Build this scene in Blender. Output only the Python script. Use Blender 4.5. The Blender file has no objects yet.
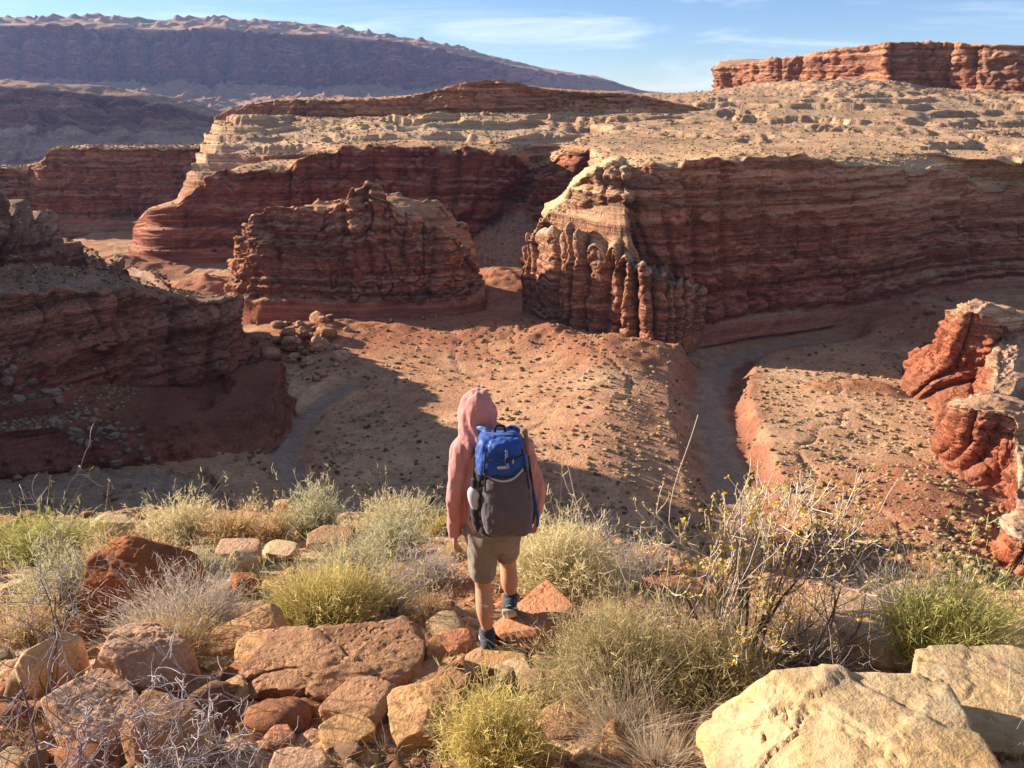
import bpy, bmesh, math, random
import numpy as np
from mathutils import Vector, Matrix

scene = bpy.context.scene
COL = scene.collection
rng = np.random.default_rng(7)
R = math.radians

# ------------------------------------------------------------------ camera
FPX = 773.0
PITCH = R(20.8)
CP, SP = math.cos(PITCH), math.sin(PITCH)
cam_d = bpy.data.cameras.new('camera')
cam_d.sensor_width = 36.0
cam_d.lens = FPX / 1024 * 36
cam_d.clip_start = 0.05
cam_d.clip_end = 20000
cam = bpy.data.objects.new('camera', cam_d)
COL.objects.link(cam)
cam.rotation_euler = (R(90) - PITCH, 0, 0)
scene.camera = cam

def ray(px, py):
    u = (px - 512) / FPX
    v = (384 - py) / FPX
    return u, CP + v * SP, -SP + v * CP
def PD(px, py, Y):
    a, b, c = ray(px, py)
    t = Y / b
    return (a * t, Y, c * t)
def PZ(px, py, z=-60.0):
    a, b, c = ray(px, py)
    t = z / c
    return (a * t, b * t, z)

# ------------------------------------------------------------------ noise
def _h(ix, iy, iz, seed):
    h = (ix.astype(np.int64) * 374761393 + iy.astype(np.int64) * 668265263 + iz.astype(np.int64) * 2147483647 + seed * 1274126177) & 0xFFFFFFFF
    h = ((h ^ (h >> 13)) * 1274126177) & 0xFFFFFFFF
    h = ((h ^ (h >> 16)) * 2246822519) & 0xFFFFFFFF
    h = h ^ (h >> 15)
    return (h & 0xFFFFFF).astype(np.float64) / 0xFFFFFF
def vn(x, y, z=None, seed=0):
    """value noise, -1..1"""
    x = np.asarray(x, float); y = np.broadcast_to(np.asarray(y, float), x.shape)
    ix = np.floor(x); fx = x - ix; iy = np.floor(y); fy = y - iy
    ux = fx * fx * fx * (fx * (fx * 6 - 15) + 10); uy = fy * fy * fy * (fy * (fy * 6 - 15) + 10)
    if z is None:
        zz = np.zeros_like(ix)
        def L(k):
            a = _h(ix, iy, zz, seed); b = _h(ix + 1, iy, zz, seed)
            c = _h(ix, iy + 1, zz, seed); d = _h(ix + 1, iy + 1, zz, seed)
            return (a + (b - a) * ux) * (1 - uy) + (c + (d - c) * ux) * uy
        return L(0) * 2 - 1
    z = np.broadcast_to(np.asarray(z, float), x.shape)
    iz = np.floor(z); fz = z - iz; uz = fz * fz * fz * (fz * (fz * 6 - 15) + 10)
    def L(k):
        a = _h(ix, iy, iz + k, seed); b = _h(ix + 1, iy, iz + k, seed)
        c = _h(ix, iy + 1, iz + k, seed); d = _h(ix + 1, iy + 1, iz + k, seed)
        return (a + (b - a) * ux) * (1 - uy) + (c + (d - c) * ux) * uy
    return (L(0) * (1 - uz) + L(1) * uz) * 2 - 1
def fbm(x, y, z=None, oct=4, seed=0, gain=0.5):
    s = 0; a = 1; t = 0
    for o in range(oct):
        k = 2.03 ** o
        s = s + a * vn(x * k + 17.3 * o, y * k - 9.1 * o, None if z is None else z * k + 5.7 * o, seed + o)
        t += a; a *= gain
    return s / t
def voro(x, y, seed=0, jit=0.9):
    """F1 distance, F2-F1, cell random"""
    ix = np.floor(x); iy = np.floor(y)
    f1 = np.full(x.shape, 9.0); f2 = np.full(x.shape, 9.0); cid = np.zeros(x.shape)
    zz = np.zeros_like(ix)
    for dx in (-1, 0, 1):
        for dy in (-1, 0, 1):
            cx = ix + dx; cy = iy + dy
            px = cx + 0.5 + (_h(cx, cy, zz, seed) - 0.5) * jit
            py = cy + 0.5 + (_h(cx, cy, zz + 1, seed) - 0.5) * jit
            d = np.hypot(px - x, py - y)
            r = _h(cx, cy, zz + 2, seed)
            m = d < f1
            f2 = np.where(m, f1, np.minimum(f2, d))
            cid = np.where(m, r, cid)
            f1 = np.where(m, d, f1)
    return f1, f2 - f1, cid
def sstep(a, b, x):
    t = np.clip((x - a) / (b - a), 0, 1)
    return t * t * (3 - 2 * t)

# ------------------------------------------------------------------ objects
def tag(o, label=None, cat=None, group=None, kind=None):
    if label: o['label'] = label
    if cat: o['category'] = cat
    if group: o['group'] = group
    if kind: o['kind'] = kind
    return o
def link(name, me, mat=None, parent=None):
    o = bpy.data.objects.new(name, me)
    COL.objects.link(o)
    if mat is not None and me is not None and len(me.materials) == 0:
        me.materials.append(mat)
    if parent is not None: o.parent = parent
    return o
def mesh_np(name, V, F, col=None, smooth=True):
    """V (n,3), F (m,k) int array, col (n,3)"""
    V = np.ascontiguousarray(V, dtype=np.float32); F = np.ascontiguousarray(F, dtype=np.int32)
    me = bpy.data.meshes.new(name)
    k = F.shape[1]
    me.vertices.add(len(V)); me.vertices.foreach_set('co', V.ravel())
    me.loops.add(F.size); me.loops.foreach_set('vertex_index', F.ravel())
    me.polygons.add(len(F)); me.polygons.foreach_set('loop_start', np.arange(0, F.size, k, dtype=np.int32))
    me.polygons.foreach_set('use_smooth', np.full(len(F), smooth))
    me.update(calc_edges=True)
    if col is not None:
        a = me.color_attributes.new('Col', 'FLOAT_COLOR', 'POINT')
        c = np.ones((len(V), 4), dtype=np.float32); c[:, :3] = np.clip(col, 0, 1)
        a.data.foreach_set('color', c.ravel())
    return me
def grid_faces(nr, nc, closed=False):
    r = np.arange(nr - 1)[:, None]; c = np.arange(nc if closed else nc - 1)[None, :]
    c2 = (c + 1) % nc
    a = r * nc + c; b = r * nc + c2; d = (r + 1) * nc + c; e = (r + 1) * nc + c2
    return np.stack([a, b, e, d], -1).reshape(-1, 4)
def empty(name, loc, label=None, cat=None, group=None):
    o = bpy.data.objects.new(name, None); COL.objects.link(o)
    o.location = loc; o.empty_display_size = 0.2
    tag(o, label, cat, group)
    return o

# ------------------------------------------------------------------ materials
def new_mat(name):
    m = bpy.data.materials.new(name); m.use_nodes = True
    nt = m.node_tree; nt.nodes.clear()
    out = nt.nodes.new('ShaderNodeOutputMaterial')
    b = nt.nodes.new('ShaderNodeBsdfPrincipled')
    nt.links.new(b.outputs[0], out.inputs[0])
    b.inputs['Roughness'].default_value = 0.9
    b.inputs['Specular IOR Level'].default_value = 0.2
    return m, nt, b, out
class NT:
    def __init__(s, nt): s.nt = nt
    def n(s, t, **k):
        x = s.nt.nodes.new(t)
        for a, v in k.items(): setattr(x, a, v)
        return x
    def l(s, a, b): s.nt.links.new(a, b)
    def coord(s, kind='Object', scale=(1, 1, 1)):
        tc = s.n('ShaderNodeTexCoord'); mp = s.n('ShaderNodeMapping')
        mp.inputs['Scale'].default_value = scale
        s.l(tc.outputs[kind], mp.inputs[0]); return mp.outputs[0]
    def noise(s, vec, scale, detail=4, rough=0.55, dist=0):
        x = s.n('ShaderNodeTexNoise'); x.inputs['Scale'].default_value = scale
        x.inputs['Detail'].default_value = detail; x.inputs['Roughness'].default_value = rough
        x.inputs['Distortion'].default_value = dist
        s.l(vec, x.inputs['Vector']); return x.outputs['Fac']
    def mr(s, v, a, b, c, d, smooth=False):
        x = s.n('ShaderNodeMapRange'); x.clamp = True
        if smooth: x.interpolation_type = 'SMOOTHSTEP'
        for i, q in enumerate((a, b, c, d)): x.inputs[1 + i].default_value = q
        s.l(v, x.inputs[0]); return x.outputs[0]
    def mul(s, a, b, op='MULTIPLY'):
        x = s.n('ShaderNodeMath', operation=op)
        for i, q in enumerate((a, b)):
            if isinstance(q, (int, float)): x.inputs[i].default_value = q
            else: s.l(q, x.inputs[i])
        return x.outputs[0]
    def mix(s, fac, a, b, mode='MIX'):
        x = s.n('ShaderNodeMix', data_type='RGBA', blend_type=mode)
        for i, q in ((0, fac), (6, a), (7, b)):
            if isinstance(q, (int, float)): x.inputs[i].default_value = q
            elif isinstance(q, tuple): x.inputs[i].default_value = (*q[:3], 1)
            else: s.l(q, x.inputs[i])
        return x.outputs[2]
    def bump(s, h, strength, dist, prev=None):
        x = s.n('ShaderNodeBump'); x.inputs['Strength'].default_value = strength
        x.inputs['Distance'].default_value = dist
        s.l(h, x.inputs['Height'])
        if prev is not None: s.l(prev, x.inputs['Normal'])
        return x.outputs[0]

def rock_material(name, k=1.0, bump=1.0, dust=(0.56, 0.36, 0.21), dust_amt=0.65, strata=1.0, streak=1.0):
    """k: texture size, 1 = metres at canyon scale"""
    m, nt, b, out = new_mat(name); N = NT(nt)
    at = N.n('ShaderNodeAttribute'); at.attribute_name = 'Col'
    base = at.outputs['Color']
    # horizontal beds
    v1 = N.coord('Object', (0.012 * k, 0.012 * k, 0.55 * k))
    s1 = N.noise(v1, 1.0, 5, 0.65, 0.3)
    v2 = N.coord('Object', (0.05 * k, 0.05 * k, 1.9 * k))
    s2 = N.noise(v2, 1.0, 3, 0.6)
    f1 = N.mr(s1, 0.3, 0.7, 1 - 0.35 * strata, 1 + 0.35 * strata)
    f2 = N.mr(s2, 0.3, 0.7, 1 - 0.2 * strata, 1 + 0.2 * strata)
    ff = N.mul(f1, f2)
    cc = N.n('ShaderNodeCombineXYZ')
    for i in range(3): N.l(ff, cc.inputs[i])
    c = N.mix(1.0, base, cc.outputs[0], 'MULTIPLY')
    # hue drift
    vb = N.coord('Object', (0.05 * k,) * 3)
    h = N.noise(vb, 1.0, 5, 0.6)
    c = N.mix(N.mr(h, 0.35, 0.7, 0, 0.45), c, N.mix(1.0, c, (1.25, 0.95, 0.75), 'MULTIPLY'))
    # varnish streaks on steep faces
    g = N.n('ShaderNodeNewGeometry'); sx = N.n('ShaderNodeSeparateXYZ'); N.l(g.outputs['Normal'], sx.inputs[0])
    nz = sx.outputs[2]
    vs = N.coord('Object', (0.45 * k, 0.45 * k, 0.03 * k))
    st = N.noise(vs, 1.0, 4, 0.6)
    steep = N.mr(nz, 0.1, 0.5, 1, 0)
    sf = N.mul(N.mul(N.mr(st, 0.45, 0.65, 0, 0.85 * streak), steep), N.mr(h, 0.35, 0.6, 0.2, 1.0))
    c = N.mix(sf, c, N.mix(1.0, c, (0.5, 0.4, 0.42), 'MULTIPLY'))
    # dust / grit lying on flat spots
    vf = N.coord('Object', (0.6 * k,) * 3)
    fn = N.noise(vf, 1.0, 5, 0.65)
    up = N.mul(N.mr(nz, 0.55, 0.85, 0, dust_amt), N.mr(fn, 0.35, 0.6, 0.3, 1))
    c = N.mix(up, c, dust)
    # fine speckle
    v3 = N.coord('Object', (2.0 * k,) * 3)
    n3 = N.noise(v3, 1.0, 6, 0.7)
    sp = N.mr(n3, 0.3, 0.7, 0.6, 1.35)
    cc = N.n('ShaderNodeCombineXYZ')
    for i in range(3): N.l(sp, cc.inputs[i])
    c = N.mix(1.0, c, cc.outputs[0], 'MULTIPLY')
    N.l(c, b.inputs['Base Color'])
    # joints: tall irregular blocks, cut by thin bedding planes
    vj = N.coord('Object', (0.30 * k, 0.30 * k, 0.13 * k))
    wj = N.n('ShaderNodeTexNoise'); wj.inputs['Scale'].default_value = 1.1; wj.inputs['Detail'].default_value = 4; N.l(vj, wj.inputs['Vector'])
    sj = N.n('ShaderNodeVectorMath', operation='SCALE'); sj.inputs[3].default_value = .7; N.l(wj.outputs['Color'], sj.inputs[0])
    aj = N.n('ShaderNodeVectorMath', operation='ADD'); N.l(vj, aj.inputs[0]); N.l(sj.outputs[0], aj.inputs[1])
    vo = N.n('ShaderNodeTexVoronoi'); vo.feature = 'DISTANCE_TO_EDGE'; vo.inputs['Scale'].default_value = 1.0; N.l(aj.outputs[0], vo.inputs['Vector'])
    vt = N.coord('Object', (0.02 * k, 0.02 * k, 1.15 * k)); nt2 = N.noise(vt, 1.0, 6, 0.75, 0.2)
    bed = N.mr(nt2, .46, .54, 0, 1)
    jt = N.mul(N.mul(N.mr(vo.outputs['Distance'], 0, .05, 0, 1), .55), N.mul(bed, .40), 'ADD')
    jt = N.mul(jt, steep)
    bh = N.mul(N.mul(fn, 0.6), N.mul(n3, 0.5), 'ADD')
    bh = N.mul(N.mul(bh, N.mul(s2, 0.5), 'ADD'), jt, 'ADD')
    N.l(N.bump(bh, 0.9, 0.9 * bump / k), b.inputs['Normal'])
    b.inputs['Roughness'].default_value = 0.95
    b.inputs['Specular IOR Level'].default_value = 0.08
    return m

M_ROCK = rock_material('canyon_rock', strata=1.35)
M_REDROCK = rock_material('red_rock', dust=(0.30, 0.13, 0.075), dust_amt=0.5)
M_FAR = rock_material('distant_rock', k=0.12, streak=1.2, strata=0.55)

# ------------------------------------------------------------------ loft of guide lines
def crom(P, t):
    """catmull-rom along axis 0 of P (M,...), t in 0..M-1"""
    M = len(P); i = np.clip(np.floor(t).astype(int), 0, M - 2); f = (t - i)[:, None]
    p0 = P[np.clip(i - 1, 0, M - 1)]; p1 = P[i]; p2 = P[i + 1]; p3 = P[np.clip(i + 2, 0, M - 1)]
    return 0.5 * ((2 * p1) + (-p0 + p2) * f + (2 * p0 - 5 * p1 + 4 * p2 - p3) * f * f + (-p0 + 3 * p1 - 3 * p2 + p3) * f ** 3)
def cliff_disp(S, P, seed, k=1.0, amp=1.0, ledge=1.0, cracks=1.0):
    x, y, z = P[..., 0] / k, P[..., 1] / k, P[..., 2] / k
    s = S / k
    zz = z + 0.7 * fbm(s / 30, z / 30, seed=seed, oct=2)
    bw = s / 11 + 0.5 * fbm(s / 14, z / 35, seed=seed + 15, oct=2); fr = bw - np.floor(bw); rr = _h(np.floor(bw), bw * 0, bw * 0, seed + 16)
    butt = (np.sqrt(np.maximum(0.02, 1 - (2 * fr - 1) ** 2)) - 0.7) * (1.0 + 3.4 * rr) * sstep(-0.5, 0.3, vn(s / 22, z / 60, seed=seed + 17))
    big = 3.0 * fbm(s / 18, z / 40, seed=seed + 1, oct=3) + butt
    led = 0.9 * np.tanh(2.5 * vn(zz / 4.2, zz * 0 + seed, seed=seed + 2)) + 0.45 * np.tanh(3 * vn(zz / 1.3, s / 40, seed=seed + 3))
    ws = s + 1.2 * fbm(s / 5, z / 5, seed=seed + 4, oct=2)
    wz = zz + 0.3 * vn(s / 3, z / 3, seed=seed + 5)
    f1, e, c = voro(ws / 4.6, wz / 3.4, seed=seed + 6)
    f1b, e2, c2 = voro(ws / 1.7, wz / 1.0, seed=seed + 7)
    blk = 1.3 * (c - 0.5) * sstep(0, 0.12, e) - 0.5 * (1 - sstep(0, 0.09, e)) + 0.45 * (c2 - 0.5) * sstep(0, 0.15, e2)
    r = vn(s / 7.5 + 0.6 * vn(s / 4, z / 9, seed=seed + 9), z / 70, seed=seed + 8)
    crk = -1.9 * np.exp(-(r / 0.07) ** 2) * (0.4 + 0.6 * (vn(s / 9, z / 12, seed=seed + 10) > -0.2))
    fine = 0.5 * fbm(x / 1.6, y / 1.6, z / 1.2, oct=3, seed=seed + 11)
    return k * amp * (big + ledge * 0.85 * led + 1.45 * blk + cracks * crk + fine)
def talus_disp(S, P, seed, k=1.0, amp=1.0, bould=1.0):
    x, y, z = P[..., 0] / k, P[..., 1] / k, P[..., 2] / k
    f = 1.3 * fbm(x / 9, y / 9, oct=4, seed=seed + 20)
    rill = 0.7 * (0.5 - np.abs(vn(S / k / 3.5 + 2.5 * fbm(x / 14, y / 14, oct=2, seed=seed + 25), z / 12, seed=seed + 21)))
    f1, e, c = voro(x / 2.2, y / 2.2, seed=seed + 22)
    b1 = np.where(c > 0.72, np.maximum(0, 0.36 - f1) * 3.2 * c, 0)
    f1, e, c = voro(x / 0.95, y / 0.95, seed=seed + 23)
    b2 = np.where(c > 0.5, np.maximum(0, 0.36 - f1) * 1.5 * c, 0)
    led = 0.35 * np.tanh(3 * vn(z / 1.8, z * 0, seed=seed + 24))
    return k * amp * (f + rill + bould * (b1 + b2) + led)
def flat_disp(S, P, seed, k=1.0, amp=1.0):
    x, y, z = P[..., 0] / k, P[..., 1] / k, P[..., 2] / k
    h = 1.1 * fbm(x / 14, y / 14, oct=5, seed=seed + 30)
    q = h * 2.2
    t = (np.floor(q) + sstep(0.55, 1.0, q - np.floor(q))) / 2.2
    f1, e, c = voro(x / 3.1, y / 3.1, seed=seed + 31)
    b1 = np.where(c > 0.8, np.maximum(0, 0.3 - f1) * 2.6, 0)
    return k * amp * (0.45 * h + 0.75 * t + b1)

LOFTS = {}
def loft(name, guides, gaps, ds=0.6, k=1.0, seed=0, mat=None, closed=False, amp=1.0, extra=None, cellk=None, maxn=900, label=None, rimn=()):
    """guides: list of lists of xyz (all the same length); gaps: list of (rows, kind, colour_low, colour_high, amplitude)"""
    G = np.array(guides, float)                       # (g, M, 3)
    if closed:
        G = np.concatenate([G, G[:, :1]], 1)
    M = G.shape[1]
    mid = G[len(G) // 2]
    L = np.linalg.norm(np.diff(mid, axis=0), axis=1) + 1e-6
    if closed:
        Gp = np.concatenate([G[:, -2:-1], G, G[:, 1:2]], 1)
    ts = []
    for i, l in enumerate(L):
        n = max(2, int(l / ds)); ts.append(i + np.arange(n) / n)
    if not closed: ts.append([M - 1])
    t = np.concatenate(ts)
    if closed: t = t + 1
    src = Gp if closed else G
    C = np.stack([crom(src[g], t) for g in range(len(G))])   # (g, N, 3)
    rows = []; kinds = []; cols = []; amps = []; tt = []
    for gi, (n, kind, ca, cb, am) in enumerate(gaps):
        last = gi == len(gaps) - 1
        for j in range(n + (1 if last else 0)):
            f = j / n
            rows.append(C[gi] * (1 - f) + C[gi + 1] * f)
            kinds.append(kind); amps.append(am); tt.append(gi + f)
            cols.append(np.array(ca) * (1 - f) + np.array(cb) * f)
    B = np.array(rows)                                 # (r, N, 3)
    nr, nc = B.shape[:2]
    S = np.zeros((nr, nc)); mm = C[len(G) // 2]
    S[:] = np.concatenate([[0], np.cumsum(np.linalg.norm(np.diff(mm, axis=0), axis=1))])[None]
    # base normals
    Bs = B.copy()
    ker = 2
    for _ in range(ker):
        Bs[1:-1] = (Bs[:-2] + Bs[1:-1] * 2 + Bs[2:]) / 4
    dr = np.gradient(Bs, axis=0)
    if closed:
        dc = (np.roll(Bs, -1, 1) - np.roll(Bs, 1, 1)) / 2
    else: dc = np.gradient(Bs, axis=1)
    n = np.cross(dc, dr); n /= (np.linalg.norm(n, axis=-1, keepdims=True) + 1e-9)
    W = {q: np.array([[am if kk == q else 0.0] for kk, am in zip(kinds, amps)]) for q in 'ctfs'}
    for q in 'ctfs':
        w = W[q]
        for _ in range(2): w[1:-1] = (w[:-2] + 2 * w[1:-1] + w[2:]) / 4
    kk = cellk or k
    d = 0
    if W['c'].max() > 0: d = d + W['c'] * cliff_disp(S, B, seed, kk, amp)
    if W['t'].max() > 0: d = d + W['t'] * talus_disp(S, B, seed, kk, amp)
    if W['f'].max() > 0: d = d + W['f'] * flat_disp(S, B, seed, kk, amp)
    if W['s'].max() > 0: d = d + W['s'] * 0.5 * talus_disp(S, B, seed, kk, amp, bould=.45)
    P = B + n * d[..., None]
    if W['s'].max() > 0:
        st = 3.6 * kk
        q = P[..., 2] / st + 0.8 * fbm(P[..., 0] / (40 * kk), P[..., 1] / (40 * kk), seed=seed + 40, oct=3)
        fl = np.floor(q); sh = 0.5 + 0.35 * (_h(fl, fl * 0, fl * 0, seed) - .5)
        nzq = fl + sstep(sh + .15, 1.0, q - fl) 
        wv = np.clip(W['s'], 0, 1) * sstep(-.45, .1, fbm(P[..., 0] / (18 * kk), P[..., 1] / (18 * kk), seed=seed + 41, oct=3))
        P[..., 2] += (nzq - q + .2) * st * wv
    for (ri_, ra_, rw_) in rimn:
        tta = np.array(tt)[:, None]
        wv = np.exp(-((tta - ri_) / .45) ** 2)
        q1 = fbm(S / rw_, S * 0, oct=4, seed=seed + 60); bl = np.tanh(5 * vn(S / (rw_ * .7), S * 0, seed=seed + 61))
        P[..., 2] += wv * ra_ * (q1 + .35 * bl)
    if extra is not None: P = extra(P, B, n, S, np.array(tt)[:, None], d)
    colr = np.broadcast_to(np.array(cols)[:, None, :], (nr, nc, 3)).copy()
    # ragged colour borders
    nz = fbm(S / (9 * kk), B[..., 2] / (5 * kk), seed=seed + 50, oct=4)
    shift = (nz * 3).astype(int)
    ridx = np.clip(np.arange(nr)[:, None] + shift, 0, nr - 1)
    colr = np.take_along_axis(colr, ridx[..., None].repeat(3, -1), 0)
    colr *= (1 + 0.16 * fbm(P[..., 0] / (6 * kk), P[..., 1] / (6 * kk), P[..., 2] / (2.5 * kk), seed=seed + 51, oct=3))[..., None]
    F = grid_faces(nr, nc, closed)
    me = mesh_np(name, P.reshape(-1, 3), F, colr.reshape(-1, 3))
    o = link(name, me, mat or M_ROCK)
    tag(o, label, None, None, 'structure')
    LOFTS[name] = (P, np.array(tt), n)
    return o
# ================================================================== TERRAIN
RED = (0.43, 0.175, 0.10); DRED = (0.36, 0.125, 0.075); BRN = (0.30, 0.12, 0.062)
PALE = (0.60, 0.385, 0.215); TAN = (0.50, 0.27, 0.135); ORG = (0.33, 0.15, 0.075); WHT = (0.62, 0.44, 0.27)
SOIL = (0.36, 0.17, 0.085); MAUVE = (0.20, 0.15, 0.14)
def GD(lst, Y=None, dY=0, dx=0, dy=0):
    out = []
    for p in lst:
        yy = (p[2] if len(p) > 2 else Y) + dY
        out.append(PD(p[0] + dx, p[1] + dy, yy))
    return out
def Yof(py, z=-60.0):
    a, b, c = ray(512, py); return z / c * b

# ---- right canyon wall with bench and the rising slope behind it
px =   [590, 600, 608, 640, 700, 760, 812, 860, 905, 945, 985, 1040, 1120, 1220]
toe = [(617, 300), (632, 318), (650, 338), (680, 348), (712, 345), (752, 337), (800, 331), (858, 322), (905, 312), (948, 302), (995, 296), (1050, 294), (1130, 294), (1240, 294)]
g0 = [PZ(a, b, -62) for a, b in toe]
g1 = []
for (a, b), p in zip(toe, g0): g1.append((p[0], p[1] + 4, -57))
rimy = [160, 166, 176, 166, 163, 160, 160, 165, 169, 172, 184, 190, 190, 190]
midy = [215, 218, 222, 216, 213, 212, 212, 214, 216, 218, 222, 226, 226, 226]
gm = [PD(x, y, p[1] + 5) for x, y, p in zip(px, midy, g0)]
g2 = [PD(x, y, p[1] + 8.5) for x, y, p in zip(px, rimy, g0)]
g3 = [PD(x, y - 4, p[1] + 13) for x, y, p in zip(px, rimy, g0)]
b1 = [148, 148, 148, 150, 149, 148, 149, 151, 153, 155, 160, 164, 166, 166]
g4 = [PD(x, y, 250) for x, y in zip(px, b1)]
b2 = [138, 138, 138, 138, 138, 138, 138, 138, 140, 142, 144, 146, 148, 148]
g5 = [PD(x, y, 300) for x, y in zip(px, b2)]
b3 = [125, 124, 122, 122, 121, 119, 118, 117, 118, 121, 124, 127, 128, 128]
g6 = [PD(x, y, 370) for x, y in zip(px, b3)]
b4 = [106, 104, 101, 100, 98, 96, 92, 90, 92, 97, 99, 100, 100, 100]
g7 = [PD(x, y, 450) for x, y in zip(px, b4)]
b5 = [100, 97, 94, 93.5, 92, 83, 81, 79, 84, 89, 92, 93, 93, 93]
g8 = [PD(x, y, 560 if x < 800 else 505) for x, y in zip(px, b5)]
g9 = [(p[0] * 1.35, 760, min(p[2], 2.0) - 1) for p in g8]
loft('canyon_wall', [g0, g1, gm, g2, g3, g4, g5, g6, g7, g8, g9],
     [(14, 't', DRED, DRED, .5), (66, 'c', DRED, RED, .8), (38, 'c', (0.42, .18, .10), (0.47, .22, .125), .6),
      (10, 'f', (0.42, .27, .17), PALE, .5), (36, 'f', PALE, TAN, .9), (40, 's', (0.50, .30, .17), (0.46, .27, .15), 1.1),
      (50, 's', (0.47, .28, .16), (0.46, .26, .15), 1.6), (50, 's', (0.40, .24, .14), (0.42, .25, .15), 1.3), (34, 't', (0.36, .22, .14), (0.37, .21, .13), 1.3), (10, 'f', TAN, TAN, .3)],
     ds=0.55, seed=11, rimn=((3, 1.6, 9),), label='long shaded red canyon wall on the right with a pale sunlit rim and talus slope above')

# ---- mesa on the skyline at right (closed ring)
mp = [(716, 87, 68, 655), (735, 85, 65, 640), (765, 84, 61, 612), (800, 83, 56, 590), (835, 81, 50, 570), (868, 80, 45, 548), (886, 79, 42, 525), (905, 81, 42, 524), (940, 86, 42, 522), (985, 89, 44, 500), (1040, 92, 46, 490), (1130, 92, 48, 480), (1260, 92, 48, 470)]
lo = [PD(a, b + 9, y - 6) for a, b, c, y in mp]
ba = [PD(a, b, y) for a, b, c, y in mp]
ri = [PD(a, c, y + 3) for a, b, c, y in mp]
bk = [(420, 700), (300, 740), (190, 720)]
n0 = len(mp)
lo += [(x, y, -8) for x, y in bk]; ba += [(x, y, 0) for x, y in bk]; ri += [(x, y - 3, 24) for x, y in bk]
cx, cy = 280, 640
top1 = [(p[0] * .9 + cx * .1, p[1] * .9 + cy * .1, p[2] + 0.6) for p in ri]
top2 = [(p[0] * .15 + cx * .85, p[1] * .15 + cy * .85, p[2] + 1.0) for p in ri]
loft('mesa', [lo, ba, ri, top1, top2],
     [(12, 't', TAN, BRN, .6), (44, 'c', (0.34, .15, .09), (0.38, .195, .12), 1.0), (6, 'f', TAN, SOIL, .4), (10, 'f', SOIL, SOIL, .5)],
     ds=0.9, k=1.0, cellk=1.5, seed=37, closed=True, label='flat topped red rock mesa on the skyline at right')

# ---- middle wall (behind the butte) with ledges above it
rim = [(137, 222), (150, 210), (180, 205), (200, 190), (234, 170), (288, 166), (335, 150), (400, 147), (452, 149), (512, 151), (534, 170), (556, 158), (600, 150), (660, 150)]
Yb =  [300, 286, 282, 284, 286, 288, 290, 290, 292, 292, 305, 300, 290, 285]
tpx = [132, 142, 170, 200, 234, 288, 335, 400, 452, 490, 505, 530, 590, 660]
t0 = [(x, y - 5, -61) if False else (PD(x, 270, y)[0], y - 3, -62) for x, y in zip(tpx, Yb)]
t1 = [(p[0], p[1] + 4, -56) for p in t0]
t1[9] = (t1[9][0], 300, -48); t1[10] = (t1[10][0], 302, -44); t1[11] = (t1[11][0], 296, -44)
t0[9] = (t0[9][0], 268, -61); t0[10] = (t0[10][0] - 2, 262, -61); t0[11] = (t0[11][0], 262, -61)
t2 = [PD(x, y, d + 6) for (x, y), d in zip(rim, Yb)]
t3 = [PD(x + 2, y - 3, d + 12) for (x, y), d in zip(rim, Yb)]
t3b = [(p[0] + (3 if i < 6 else 0), p[1] + (26 if i < 6 else 12), p[2] + .6) for i, p in enumerate(t3)]
bb = [(192, 166), (196, 163), (202, 160), (214, 154), (240, 152), (292, 148), (340, 143), (400, 140), (450, 140), (505, 141), (540, 142), (585, 141), (625, 140), (680, 140)]
t4 = [PD(x, y, 330) for x, y in bb]
bl = [(205, 133), (208, 131), (214, 128), (224, 124), (246, 120), (298, 121), (343, 120), (400, 118), (450, 116), (500, 120), (545, 126), (590, 128), (630, 128), (690, 127)]
t5 = [PD(x, y, 365) for x, y in bl]
bu = [(214, 124), (216, 122), (222, 119), (234, 115), (258, 116), (302, 116), (340, 118), (400, 117), (450, 112), (500, 112), (548, 112), (590, 112), (630, 109), (705, 113)]
t6 = [PD(x, y, 400) for x, y in bu]
br = [(228, 115), (232, 113), (240, 110), (250, 105), (266, 101), (305, 99), (342, 100), (400, 97), (448, 87), (492, 79), (545, 87), (590, 91), (630, 94), (712, 110)]
t7 = [PD(x, y, 404) for x, y in br]
t8 = [(p[0] * 1.2, 520, min(p[2], 0)) for p in t7]
loft('canyon_wall', [t0, t1, t2, t3, t3b, t4, t5, t6, t7, t8],
     [(12, 't', DRED, DRED, .6), (86, 'c', DRED, (0.32, .12, .065), 1.2), (8, 'f', (0.40, .20, .11), (0.46, .25, .14), .6),
      (16, 'f', (0.42, .2, .11), (0.44, .23, .13), .9), (40, 's', (0.38, .15, .08), (0.52, .34, .22), .9), (60, 's', (0.54, .37, .24), (0.50, .32, .19), 1.1), (44, 's', (0.46, .25, .14), (0.48, .27, .15), 1.3),
      (26, 'c', (0.42, .18, .09), (0.48, .23, .12), 1.0), (16, 'f', SOIL, TAN, .6)],
     ds=0.7, seed=23, rimn=((2, 2.2, 8), (6, 1.5, 12)), label='banded red canyon wall behind the central butte with pale ledges stepping up above it')

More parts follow.
